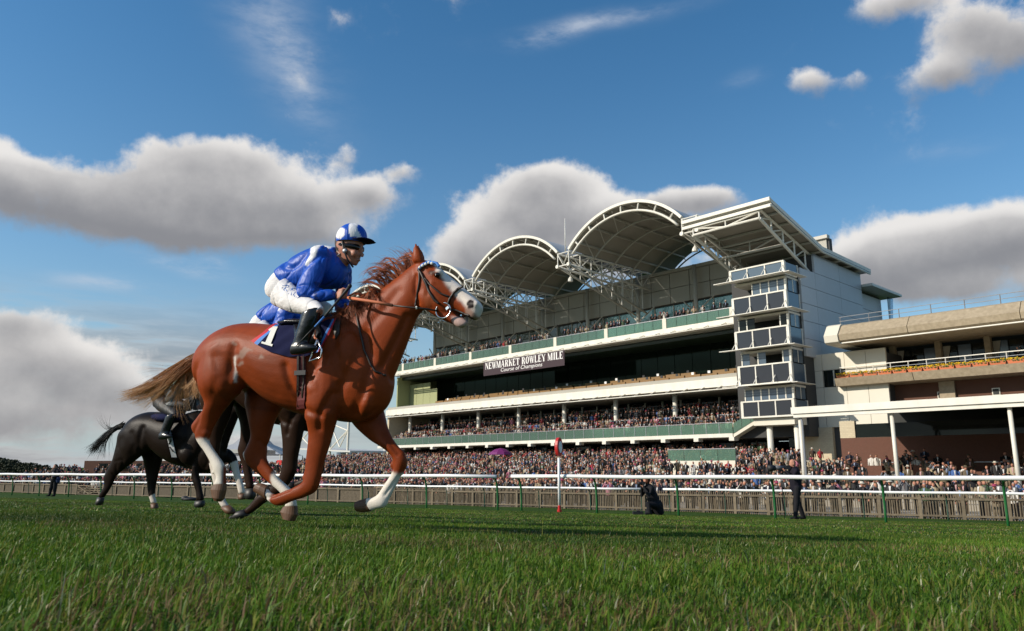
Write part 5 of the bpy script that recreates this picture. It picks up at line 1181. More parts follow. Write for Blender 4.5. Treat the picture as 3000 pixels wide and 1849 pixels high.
    me = organic(b, .0085 if full else .014, 3); v = verts(me); px = proj(v if T is None else v); nzv = vnoise(v, 60, 3); c = np.array([.42, .18, .115]) * (1 + .12 * nzv)[:, None]; q0 = H1.C + (v - T(H1.C)); l0 = H1.local(q0); px = proj(q0 - np.outer(l0[:, 1], H1.N)); hm = (px[:, 1] < 742) & (px[:, 0] < 1004 + (px[:, 1] < 712) * 30) & (np.hypot(px[:, 0] - 1006, px[:, 1] - 723) > 9); c[hm] = (.03, .02, .014); c[inpoly(px, [(1046, 757), (1062, 757), (1062, 761), (1046, 761)])] *= .6; set_col(me, c); place('body', me, M['skin'], root)
    # silks
    b = MB(); lf(b, TOR, 0, 20, 2.2); lf(b, UA, (.17, .24)); lf(b, FA, (.24, .165)); lf(b, FUA, (-.17, -.2)); lf(b, FFA, (-.2, -.06)); b.ell(P(938, 752, .15), UP * .1, fr.H * .1, fr.N * .09); b.ell(P(975, 770, -.12), UP * .09, fr.H * .09, fr.N * .08)
    me = organic(b, .0072 if full else .012, 5); v = verts(me); n = np.empty(len(v) * 3); me.vertices.foreach_get('normal', n); n = n.reshape(-1, 3)
    rid = -.015 * np.exp(-(vnoise(v @ np.array([[.8, 0, .5], [0, 1, 0], [-.5, 0, .45]]), 17, 8) / .085) ** 2) - .006 * np.exp(-(vnoise(v @ np.array([[.5, 0, -.7], [0, 1, 0], [.7, 0, .5]]), 27, 9) / .08) ** 2) + .008 * vnoise(v, 11, 10); v += n * (rid + .006)[:, None]; me.vertices.foreach_set('co', v.ravel())
    lo = fr.local(v - (T(H1.C) - H1.C) if fr is H1 else v); c = np.tile(silk, (len(v), 1)); c *= (1 + .12 * vnoise(v, 14, 4))[:, None]
    q0 = H1.C + (v - T(H1.C)); l0 = H1.local(q0); px = proj(q0 - np.outer(l0[:, 1], H1.N))
    m = inpoly(px, [(946, 716), (985, 724), (978, 768), (955, 800), (945, 798), (962, 765)]) & (abs(l0[:, 1]) > .015); k = smooth_mask(m, me, 1)[:, None]; c = c * (1 - k) + np.array(patch) * k
    m = (px[:, 0] > 974) & (px[:, 0] < 983) & (px[:, 1] > 846) & (l0[:, 1] > .1); c[m] = c[m] * .45
    set_col(me, c); place('silk_jacket', me, M['silk'], root)
    b = MB(); b.loft([(P(1000, 757), (fr.H * .055 + UP * .05), fr.N * .066), (P(993, 762), (fr.H * .06 + UP * .055), fr.N * .072)], 18); b.build('collar', M['breech'], root, smooth=True)
    b = MB(); lf(b, PEL, 0, 20, 2.1); lf(b, TH, (.11, .32)); lf(b, FTH, (-.11, -.32)); me = organic(b, .0085 if full else .013, 4); v = verts(me); n = np.empty(len(v) * 3); me.vertices.foreach_get('normal', n); n = n.reshape(-1, 3)
    v += n * (-.0055 * np.exp(-(vnoise(v @ np.array([[.6, 0, .8], [0, 1, 0], [-.3, 0, .5]]), 28, 12) / .08) ** 2) + .004 * vnoise(v, 20, 13))[:, None]; me.vertices.foreach_set('co', v.ravel())
    bv = BVHTree.FromPolygons([tuple(p) for p in v], [tuple(p.vertices) for p in me.polygons]); brc = place('breeches', me, M[brm], root)
    if full:      # handwriting on the breeches
        def q(u, v_):
            st = P(u, v_, .25) + fr.N; h = bv.ray_cast(Vector(st), Vector(-fr.N), 3); return np.array(h[0]) + fr.N * .003 if h[0] is not None else P(u, v_, .2)
        strokes = [[(819, 842), (828, 832), (826, 848), (831, 851)], [(819, 834), (833, 832), (836, 838), (828, 842), (838, 852)], [(846, 842), (846, 862)], [(846, 852), (856, 848)], [(858, 842), (856, 866)], [(862, 854), (862, 866)], [(869, 850), (867, 870)], [(874, 854), (873, 873)], [(884, 862), (879, 866), (884, 872), (878, 876)]]
        sg = None
        for s_ in strokes:
            o = MB().tube([q(*p) for p in s_], .0022, 5).build('handwriting', M['clblue'], brc)
    for sgn in (1, -1):
        b = MB(); w = (.33 * sgn, .36 * sgn); lf(b, BT, w, 18); lf(b, FT, .365 * sgn, 14, 2.4); me = organic(b, .0095 if full else .014, 3); place('boot', me, M['bootl'], root)
    # helmet
    b = MB(); b.ell(P(1030, 697), UP * .118 - fr.H * .012, fr.H * .128 + UP * .012, fr.N * .108, 72, 44); keep = []
    pk = T(H1.P(1030, 712)); me = b.mesh('helmet', M['silk']); bm = bmesh.new(); bm.from_mesh(me); bmesh.ops.bisect_plane(bm, geom=bm.verts[:] + bm.edges[:] + bm.faces[:], plane_co=Vector(pk), plane_no=Vector((-fr.H * .09 - UP)), clear_outer=True); bmesh.ops.recalc_face_normals(bm, faces=bm.faces); bm.to_mesh(me); bm.free(); me.polygons.foreach_set('use_smooth', [True] * len(me.polygons))
    v = verts(me); q0 = H1.C + (v - T(H1.C)); l0 = H1.local(q0); px = proj(q0 - np.outer(l0[:, 1], H1.N)); c = np.tile(silk * 1.1, (len(v), 1))
    m = ((np.hypot((px[:, 0] - 1014) / 1.1, px[:, 1] - 692) < 17) & (abs(l0[:, 1]) > .03)) | ((px[:, 0] > 1036 + (px[:, 1] - 660) * .22) & (px[:, 0] < 1054 + (px[:, 1] - 660) * .36) & (px[:, 1] < 702)) | ((px[:, 0] < 989) & (px[:, 1] > 688) & (px[:, 1] < 706)); c[m] = patch
    me.materials.clear(); set_col(me, c); hl = place('helmet', me, M['silk'], root)
    b = MB(); b.loft([(P(1052, 707), fr.H * .02 + UP * .012, fr.N * .095, 2), (P(1078, 706), fr.H * .03 - UP * .006, fr.N * .085, 2), (P(1091, 705), fr.H * .02 - UP * .012, fr.N * .05, 2)], 18); b.ell(P(1068, 706), UP * .012, fr.H * .075, fr.N * .095, 20, 8); b.build('peak', M['navy'], hl, smooth=True)
    for sgn in (1, -1):
        b = MB(); b.tube([P(1003, 706, .085 * sgn), P(1008, 735, .083 * sgn), P(1018, 760, .07 * sgn), P(1034, 782, .03 * sgn)], .008, 6); b.build('chin_strap', M['black'], hl, smooth=True); MB().ell(P(1010, 735, .083 * sgn), UP * .02, fr.H * .022, fr.N * .012).build('ear_buckle', M['metal'], hl, smooth=True)
    b = MB(); b.loft([(P(1054, 728), UP * .024, fr.H * .015, 2.5), (P(1054, 728) + fr.N * .04, UP * .025, fr.H * .018, 2.5), (P(1040, 727) + fr.N * .076, UP * .02, fr.H * .02, 2.5), (P(1015, 724) + fr.N * .086, UP * .012, fr.H * .02, 2.5)], 10); b.build('goggles', M['eye'], root, smooth=True)
    b = MB(); b.loft([(P(1054, 728), UP * .024, fr.H * .015, 2.5), (P(1054, 728) - fr.N * .04, UP * .025, fr.H * .018, 2.5), (P(1040, 727) - fr.N * .076, UP * .02, fr.H * .02, 2.5)], 10); b.build('goggles', M['eye'], root, smooth=True)
    return root
J1 = jockey(lambda p: p, H1, 'jockey in blue silks with white shoulders on the chestnut horse numbered 1')
def whip():
    P = H1.P; pts = [P(1025, 838, .19), P(1016, 850, .19), P(991, 880, .24), P(950, 928, .36)]; rt = empty('riding_whip', P(991, 880, .24), 'thin black riding whip with blue section held by the nearest jockey', 'whip')
    MB().tube(pts, [.014, .012, .009, .0075], 8).build('handle', M['black'], rt, smooth=True); MB().ell(P(1025, 838, .19), UP * .018, H1.H * .016, H1.N * .016).build('knob', M['black'], rt, smooth=True)
    MB().tube([P(950, 928, .36), P(922, 958, .385)], [.0078, .007], 8).build('blue_section', M['clblue'], rt, smooth=True); MB().tube([P(922, 958, .385), P(900, 980, .4), P(868, 1014, .41)], [.006, .005, .004], 8).build('shaft', M['black'], rt, smooth=True)
whip()
# ------------------------------------------------------------------ the two dark horses behind
def dark_horse(label, fr, off, legs, basec, tail, socks=None, neckpull=1.0, headdrop=0.):
    """off: world translation from the chestnut's frame to this one"""
    def T(p):
        l = H1.local(np.asarray(p)).copy(); s0 = .25
        if l[0] > s0: l[0] = s0 + (l[0] - s0) * neckpull; l[2] -= headdrop * max(0, l[0] - s0)
        return fr.world(l)[0]
    root = empty('racehorse', base_of(None, fr), label, 'horse'); b = MB(); horse_trunk(b, fr, T); ear(b, fr, T, .055); ear(b, fr, T, -.055)
    for secs, hoof, w, white in legs:
        b.loft(cr([fr.sec(*s[:4], w, s[4], 2.1) for s in secs]), 18)
    me = organic(b, .017, 6); grooves(me, fr, T, GRV); v = verts(me); c = np.array(basec) * (1 + .25 * vnoise(v, 7, 1))[:, None]; pv = proj(v); l = fr.local(v)
    for secs, hoof, w, white in legs:
        if white:
            a = np.array(secs[-1 - white][:4]).reshape(2, 2).mean(0); z = np.array(secs[-1][:4]).reshape(2, 2).mean(0); A = fr.P(*a, w); Z = fr.P(*z, w); d = Z - A; L = np.linalg.norm(d); t = (v - A) @ d / L / L; r = np.linalg.norm(v - A - np.outer(t, d), axis=1); c[(t > 0) & (t < 1.6) & (r < .075)] = (.62, .55, .48)
    bvh = BVHTree.FromPolygons([tuple(p) for p in v], [tuple(p.vertices) for p in me.polygons])
    set_col(me, np.clip(c, .003, .9)); place('body', me, M['coatdark'], root)
    for secs, hoof, w, white in legs: MB().loft([fr.sec(*s[:4], w, s[4], 2.2) for s in hoof], 12).build('hoof', M['hoof'] if white else M['dhoof'], root, smooth=True)
    for sg in (1, -1): MB().ell(T(H1.P(1281, 806, sg * .088)), fr.N * .018, fr.H * .024, UP * .02, 10, 7).build('eye', M['eye'], root, smooth=True)
    rr = random.Random(11); paths = []
    for i in range(260):
        j = lambda s: rr.gauss(0, s); t = tail; w = j(.05)
        k = rr.random(); e = (t[3][0] + j(9), t[3][1] + j(7)) if k < .8 else (t[3][0] + 22 + j(14), t[3][1] + 14 + j(8))
        if k > .95: e = (t[1][0] - 30 + j(15), t[1][1] - 26 + j(10))
        paths.append((bez(fr.P(t[0][0] + j(3), t[0][1] + j(4), j(.03)), fr.P(t[1][0], t[1][1] + j(5), w * .5), fr.P(t[2][0] + j(4), t[2][1] + j(8), w), fr.P(*e, w), 9), rr.uniform(.003, .006), np.array([.008, .007, .007]) * rr.uniform(.6, 1.6)))
    strands('tail', paths, root, M['hair'])
    paths = []
    for i in range(140):
        t = rr.random(); u = 1222 - 200 * t; v_ = np.interp(u, [1020, 1080, 1130, 1170, 1222], [920, 884, 840, 810, 764]); p0 = T(H1.P(u, v_ + 4, 0)); e = T(H1.P(u - 45 + rr.gauss(0, 10), v_ + rr.gauss(0, 14), .06)); paths.append((bez(p0, p0 + UP * .04, e + UP * .03, e, 6), .004, np.array([.008, .007, .006])))
    strands('mane', paths, root, M['hair'])
    return root, T, bvh
def frame_at(yaw, ref, dst, Y):
    """frame whose point matching the chestnut's side-plane pixel ref is seen at dst, at depth Y"""
    l = H1.local(H1.P(*ref)); fr = Frame(yaw, (0, 0, 0)); p = at_depth(*dst, Y); fr.C = p - fr.H * l[0] - fr.N * l[1] - UP * l[2]; return fr
H2 = frame_at(radians(21), (820, 791), (762, 915), 8.0)
legs2 = [([(900, 1150, 810, 1180, .10), (895, 1220, 822, 1235, .085), (885, 1280, 828, 1290, .062), (872, 1340, 828, 1348, .05), (866, 1385, 822, 1388, .045), (846, 1420, 808, 1404, .036), (812, 1452, 786, 1432, .033), (778, 1474, 756, 1450, .037), (752, 1494, 732, 1478, .033), (728, 1510, 716, 1492, .036)], [(728, 1511, 714, 1492, .04), (702, 1522, 696, 1498, .05), (680, 1524, 678, 1512, .042)], .13, 0),
         ([(960, 1120, 880, 1150, .10), (965, 1200, 900, 1215, .09), (960, 1270, 915, 1280, .06), (952, 1330, 915, 1336, .048), (948, 1380, 914, 1384, .044), (925, 1412, 900, 1395, .034), (890, 1430, 878, 1405, .034), (866, 1436, 862, 1412, .034)], [(866, 1437, 862, 1411, .04), (846, 1440, 846, 1412, .05), (834, 1436, 836, 1420, .04)], -.13, 0),
         ([(690, 1090, 590, 1130, .12), (684, 1160, 588, 1175, .12), (668, 1225, 606, 1232, .085), (650, 1275, 606, 1278, .06), (644, 1310, 600, 1312, .05), (640, 1350, 612, 1355, .036), (648, 1395, 622, 1402, .034), (654, 1440, 632, 1446, .036), (662, 1468, 642, 1474, .033), (672, 1482, 652, 1490, .036)], [(672, 1480, 650, 1489, .04), (684, 1492, 662, 1502, .05), (690, 1502, 672, 1508, .04)], .15, 4),
         ([(760, 1090, 660, 1130, .12), (770, 1165, 680, 1180, .115), (765, 1225, 705, 1235, .085), (752, 1275, 706, 1282, .06), (742, 1315, 698, 1320, .05), (735, 1355, 708, 1358, .036), (740, 1395, 716, 1400, .034), (745, 1430, 722, 1434, .036)], [(745, 1430, 720, 1434, .04), (748, 1452, 718, 1452, .05), (742, 1464, 724, 1462, .04)], -.15, 0)]
HORSE2, T2, BVH2 = dark_horse('dark brown racehorse galloping half hidden behind the chestnut', H2, None, legs2, (.026, .012, .007), [(600, 1130), (580, 1140), (560, 1165), (545, 1195)], None, .86, .12)
J2 = jockey(lambda p: H2.world(H1.local(np.asarray(p)))[0], H2, 'jockey in blue silks crouched low behind the chestnut horse', False)
H3 = frame_at(radians(21), (720, 950), (446, 1207), 10.8)
legs3 = [([(450, 1232, 392, 1236, .09), (470, 1264, 353, 1266, .13), (452, 1305, 344, 1302, .125), (404, 1342, 334, 1340, .09), (380, 1362, 326, 1358, .07), (350, 1386, 314, 1380, .05), (338, 1402, 305, 1398, .042), (325, 1428, 305, 1424, .034), (312, 1448, 294, 1444, .036), (304, 1460, 288, 1457, .033)], [(304, 1460, 287, 1457, .04), (300, 1472, 283, 1472, .05), (296, 1480, 284, 1480, .045)], .15, 0),
         ([(482, 1250, 420, 1255, .10), (480, 1280, 402, 1285, .12), (478, 1312, 410, 1318, .12), (472, 1350, 424, 1352, .085), (466, 1378, 427, 1380, .055), (461, 1402, 430, 1405, .045), (455, 1430, 433, 1432, .036), (453, 1452, 437, 1454, .037), (456, 1464, 441, 1466, .034), (459, 1474, 443, 1476, .037)], [(459, 1474, 443, 1476, .04), (462, 1488, 445, 1488, .05), (461, 1490, 446, 1490, .05)], -.13, 2),
         ([(592, 1290, 535, 1300, .10), (590, 1330, 546, 1335, .085), (582, 1366, 558, 1368, .055), (582, 1394, 562, 1396, .044), (588, 1412, 566, 1416, .044), (592, 1436, 574, 1438, .034), (596, 1455, 576, 1458, .037), (597, 1466, 574, 1468, .04)], [(598, 1466, 573, 1468, .045), (598, 1480, 570, 1480, .055), (592, 1487, 574, 1487, .045)], .12, 0),
         ([(640, 1285, 580, 1300, .10), (668, 1312, 620, 1332, .08), (688, 1332, 655, 1346, .058), (696, 1350, 672, 1362, .045), (700, 1374, 680, 1380, .036), (708, 1404, 690, 1410, .033), (716, 1432, 698, 1436, .037), (718, 1446, 700, 1448, .036)], [(718, 1446, 698, 1448, .04), (720, 1460, 700, 1460, .05), (714, 1464, 704, 1464, .045)], -.12, 4)]
HORSE3, T3, BVH3 = dark_horse('near black bay racehorse at the rear with black tail streaming', H3, None, legs3, (.012, .007, .005), [(362, 1246), (338, 1250), (308, 1275), (268, 1322)], None, .9, .1)
J3 = jockey(lambda p: H3.world(H1.local(np.asarray(p)))[0] - H3.H * .20 - UP * .06, H3, 'jockey in white and green silks hidden by the chestnut tail, shiny black boots', False, np.array([.10, .11, .11]), (.02, .15, .07), brm='black')
def tack3():
    for T, fr, root, bvh, mt, g in ((T3, H3, HORSE3, BVH3, M['grey'], [(492, 1258), (497, 1275), (501, 1295), (506, 1315), (513, 1338)]), (T2, H2, HORSE2, BVH2, M['girth'], [(810, 1120), (808, 1160), (806, 1200), (806, 1240)])):
        v = []
        for u, y in g: v += [drape(bvh, fr, u - 8, y, .012), drape(bvh, fr, u + 8, y, .012)]
        o = MB().add(v, [(2 * i, 2 * i + 1, 2 * i + 3, 2 * i + 2) for i in range(len(g) - 1)]).build('girth', mt, root); m_ = o.modifiers.new('t', 'SOLIDIFY'); m_.thickness = .006
        for k in range(3):
            if fr is H3: q = [drape(bvh, fr, g[k + 1][0] - 6 + 10 * (k % 2), g[k + 1][1] - 6, .02), drape(bvh, fr, g[k + 1][0] + 5 - 8 * (k % 2), g[k + 1][1] + 6, .02)]; MB().tube(q, .012, 5).build('girth_mark', M['black'], o)
        b = MB(); P = lambda u, v_, w=0.: T(H1.P(u, v_, w))
        b.loft([(P(800, 975), UP * .055, fr.N * .29, 2.3), (P(860, 980), UP * .075, fr.N * .298, 2.3), (P(930, 970), UP * .06, fr.N * .28, 2.3)], 22); b.build('saddle_cloth', M['navy'], root, smooth=True)
tack3()
# ------------------------------------------------------------------ people beside the track
def figure(name, label, base, face, chains, extras, cat='person', voxel=.014):
    """chains: (colour, points(f,l,z), radii). f forward, l to the figure's left. One continuous body, coloured by garment."""
    ca, sa = cos(face), sin(face); Fv = np.array([ca, sa, 0]); Lv = np.array([-sa, ca, 0]); base = np.asarray(base, float)
    W = lambda p: base + Fv * p[0] + Lv * p[1] + UP * p[2]
    root = empty(name, base, label, cat); b = MB(); segs = []
    for c, pts, rs in chains:
        P = [W(p) for p in pts]; b.tube(P, rs, 12)
        b.ell(P[0], UP * rs[0], Fv * rs[0], Lv * rs[0], 10, 7); b.ell(P[-1], UP * rs[-1], Fv * rs[-1], Lv * rs[-1], 10, 7)
        for i in range(len(P) - 1): segs.append((P[i], P[i + 1], (rs[i] + rs[i + 1]) / 2, c))
    me = organic(b, voxel, 2); v = verts(me); best = np.full(len(v), 9.); colr = np.zeros((len(v), 3))
    for A, B, r, c in segs:
        d = B - A; t = np.clip((v - A) @ d / max(1e-9, d @ d), 0, 1); dist = np.linalg.norm(v - A - np.outer(t, d), axis=1) - r; m = dist < best; best[m] = dist[m]; colr[m] = c
    set_col(me, colr * (1 + .2 * vnoise(v, 25, 2))[:, None]); place('body', me, M['crowd'], root)
    for nm, mt, fn in extras: bb = MB(); fn(bb, W, Fv, Lv); bb.build(nm, mt, root, smooth=True)
    return root, W, Fv, Lv
SK = (.45, .22, .15); BK = (.012, .012, .015); NV = (.010, .009, .016)
def bystanders():
    # standing cameraman, facing left
    p = at_depth(2330, 1400, 23.2)[:2]; base = (p[0], p[1], float(gnd(*p)))
    ch = [(NV, [(0, .0, .92), (.0, 0, 1.15), (.02, 0, 1.38)], [.17, .18, .17]), (NV, [(.02, .16, 1.40), (.02, -.16, 1.40)], [.09, .09]),
          (SK, [(.03, 0, 1.46), (.05, 0, 1.56)], [.058, .055]), (SK, [(.055, 0, 1.60), (.05, 0, 1.67)], [.085, .092]), (SK, [(.14, 0, 1.6), (.15, 0, 1.61)], [.016, .014]), (SK, [(.04, .09, 1.61), (.04, .09, 1.64)], [.018, .018]), (SK, [(.04, -.09, 1.61), (.04, -.09, 1.64)], [.018, .018]),
          (BK, [(0, .09, .92), (.05, .12, .5), (.12, .13, .09)], [.115, .085, .06]), (BK, [(0, -.09, .92), (-.06, -.13, .5), (-.2, -.15, .09)], [.115, .085, .06]), (BK, [(.08, .13, .04), (.26, .14, .03)], [.045, .04]), (BK, [(-.24, -.15, .04), (-.06, -.15, .03)], [.045, .04]),
          (NV, [(.02, .2, 1.4), (.16, .24, 1.22), (.3, .14, 1.40)], [.075, .06, .045]), (NV, [(.02, -.2, 1.4), (.14, -.25, 1.22), (.26, -.08, 1.44)], [.075, .06, .045])]
    for sg, hx in ((1, (.33, .12, 1.43)), (-1, (.28, -.06, 1.47))):
        ch.append((SK, [(hx[0] - .03, hx[1], hx[2] - .02), hx], [.038, .036]))
        for k in range(4): ch.append((SK, [(hx[0] + .01, hx[1] + (k - 1.5) * .02, hx[2]), (hx[0] + .05, hx[1] + (k - 1.5) * .022, hx[2] + .03), (hx[0] + .04, hx[1] + (k - 1.5) * .02, hx[2] + .06)], [.012, .011, .009]))
        ch.append((SK, [(hx[0] - .01, hx[1] - sg * .04, hx[2]), (hx[0] + .03, hx[1] - sg * .05, hx[2] + .04)], [.014, .011]))
    face = radians(176); root, W, Fv, Lv = figure('person', 'bald cameraman in black standing behind the rail with a long lens', base, face, ch, [])
    MB().tube([W((.12, 0, 1.50)), W((.14, .05, 1.50))], .02, 6)
    r2 = empty('camera', W((.55, .03, 1.5)), 'black camera with long telephoto lens held by the standing cameraman', 'camera')
    MB().cb(*W((.22, .03, 1.52)), .13, .15, .12).build('camera_body', M['black'], r2)
    MB().tube([W((.28, .03, 1.52)), W((.4, .03, 1.515)), W((.41, .03, 1.515)), W((.6, .03, 1.505))], [.05, .052, .066, .07], 14).build('lens_barrel', mat('grey_lens', (.12, .12, .13), .4), r2, smooth=True)
    MB().tube([W((.6, .03, 1.505)), W((.8, .03, 1.495))], [.088, .098], 16).build('lens_hood', M['black'], r2, smooth=True)
    MB().tube([W((.45, .03, 1.46)), W((.42, .03, .9)), W((.4, .03, .01))], [.016, .014, .011], 8).build('monopod', M['black'], r2, smooth=True)
    # kneeling photographer
    p = at_depth(1905, 1400, 25.0)[:2]; base = (p[0], p[1], float(gnd(*p)))
    ch = [(BK, [(-.12, 0, .34), (-.05, 0, .58), (.06, 0, .82)], [.19, .185, .17]), (BK, [(.06, .15, .84), (.06, -.15, .84)], [.085, .085]), (SK, [(.08, 0, .92), (.11, 0, 1.0)], [.055, .055]), ((.10, .035, .02), [(.11, 0, 1.06), (.10, 0, 1.13)], [.092, .1]), (SK, [(.17, 0, 1.03), (.18, 0, 1.08)], [.05, .045]),
          (BK, [(-.14, .12, .3), (.22, .2, .34), (.16, .2, .07)], [.13, .1, .07]), (BK, [(-.14, -.12, .3), (.05, -.2, .1), (-.3, -.2, .07)], [.13, .1, .07]), (BK, [(-.2, 0, .3), (-.28, 0, .1)], [.2, .16]), (BK, [(.12, .2, .05), (.3, .2, .045)], [.05, .045]), (BK, [(-.3, -.2, .07), (-.42, -.2, .05)], [.05, .045]),
          (BK, [(.06, .19, .83), (.2, .3, .62), (.3, .12, .86)], [.075, .062, .045]), (BK, [(.06, -.19, .83), (.2, -.26, .6), (.28, -.06, .9)], [.075, .062, .045])]
    for hx in ((.32, .1, .9), (.3, -.04, .94)):
        ch.append((SK, [(hx[0] - .03, hx[1], hx[2] - .02), hx], [.036, .034]))
        for k in range(4): ch.append((SK, [hx, (hx[0] + .04, hx[1] + (k - 1.5) * .02, hx[2] + .03)], [.012, .009]))
        ch.append((SK, [hx, (hx[0] + .02, hx[1] + .04, hx[2] + .03)], [.013, .01]))
    root, W, Fv, Lv = figure('person', 'photographer in dark clothes kneeling on the grass behind the rail', base, radians(196), ch, [])
    r2 = empty('camera', W((.3, .02, .95)), 'small black camera held up by the kneeling photographer', 'camera'); MB().cb(*W((.27, .02, 1.0)), .1, .14, .1).build('camera_body', M['black'], r2); MB().tube([W((.3, .02, 1.0)), W((.46, .02, .99))], [.045, .05], 12).build('lens_barrel', M['black'], r2, smooth=True)
    q = W((.62, .3, 0)); z = float(gnd(q[0], q[1])); o = MB().box((q[0] - .16, q[1] - .1, z), (.32, 0, 0), (0, .2, 0), (0, 0, .1)).box((q[0] - .05, q[1] - .11, z + .1), (.1, 0, 0), (0, .03, 0), (0, 0, .04)).build('bag', M['black']); tag(o, 'small black bag lying on the grass beside the kneeling photographer', 'bag')
    q = at_depth(560, 1400, 37)[:2]; z = float(gnd(*q)); b = MB(); b.ell((q[0], q[1], z + .07), (0, 0, .1), (.4, 0, 0), (0, .2, 0), 12, 8); b.ell((q[0] - .2, q[1], z + .1), (0, 0, .12), (.2, 0, 0), (0, .16, 0)); o = b.build('bag', M['black'], smooth=True); tag(o, 'dark soft bag lying on the grass behind the rear horse', 'bag')
    # man standing at the far left
    p = at_depth(158, 1420, 43.2)[:2]; base = (p[0], p[1], float(gnd(*p)))
    ch = [(BK, [(0, 0, .9), (0, 0, 1.15), (0, 0, 1.38)], [.2, .19, .17]), (BK, [(0, .17, 1.38), (0, -.17, 1.38)], [.09, .09]), (SK, [(.02, 0, 1.48), (.03, 0, 1.56)], [.06, .058]), (SK, [(.05, 0, 1.6), (.05, 0, 1.66)], [.09, .09]), ((.02, .015, .012), [(.02, 0, 1.68), (.0, 0, 1.66)], [.1, .1]),
          (BK, [(0, .1, .9), (0, .12, .5), (0, .12, .08)], [.13, .1, .07]), (BK, [(0, -.1, .9), (.02, -.14, .5), (.08, -.16, .08)], [.13, .1, .07]), (BK, [(0, .12, .04), (.16, .13, .03)], [.05, .045]), (BK, [(.08, -.16, .04), (.24, -.17, .03)], [.05, .045]), (BK, [(0, .22, 1.36), (.05, .28, 1.1), (.2, .14, 1.05)], [.08, .068, .05]), (BK, [(0, -.22, 1.36), (.05, -.27, 1.08), (.22, -.1, 1.16)], [.08, .068, .05]),
          (SK, [(.22, .12, 1.05), (.27, .1, 1.06)], [.04, .035]), (SK, [(.24, -.08, 1.17), (.29, -.05, 1.18)], [.04, .035]), ((.02, .035, .09), [(.0, .3, .82), (.02, .3, .98)], [.1, .11]), ((.35, .34, .33), [(.13, .04, 1.05), (.12, .02, 1.25)], [.1, .1])]
    figure('person', 'man in a dark coat with a bag standing at the far left rail', base, radians(250), ch, [])
bystanders()
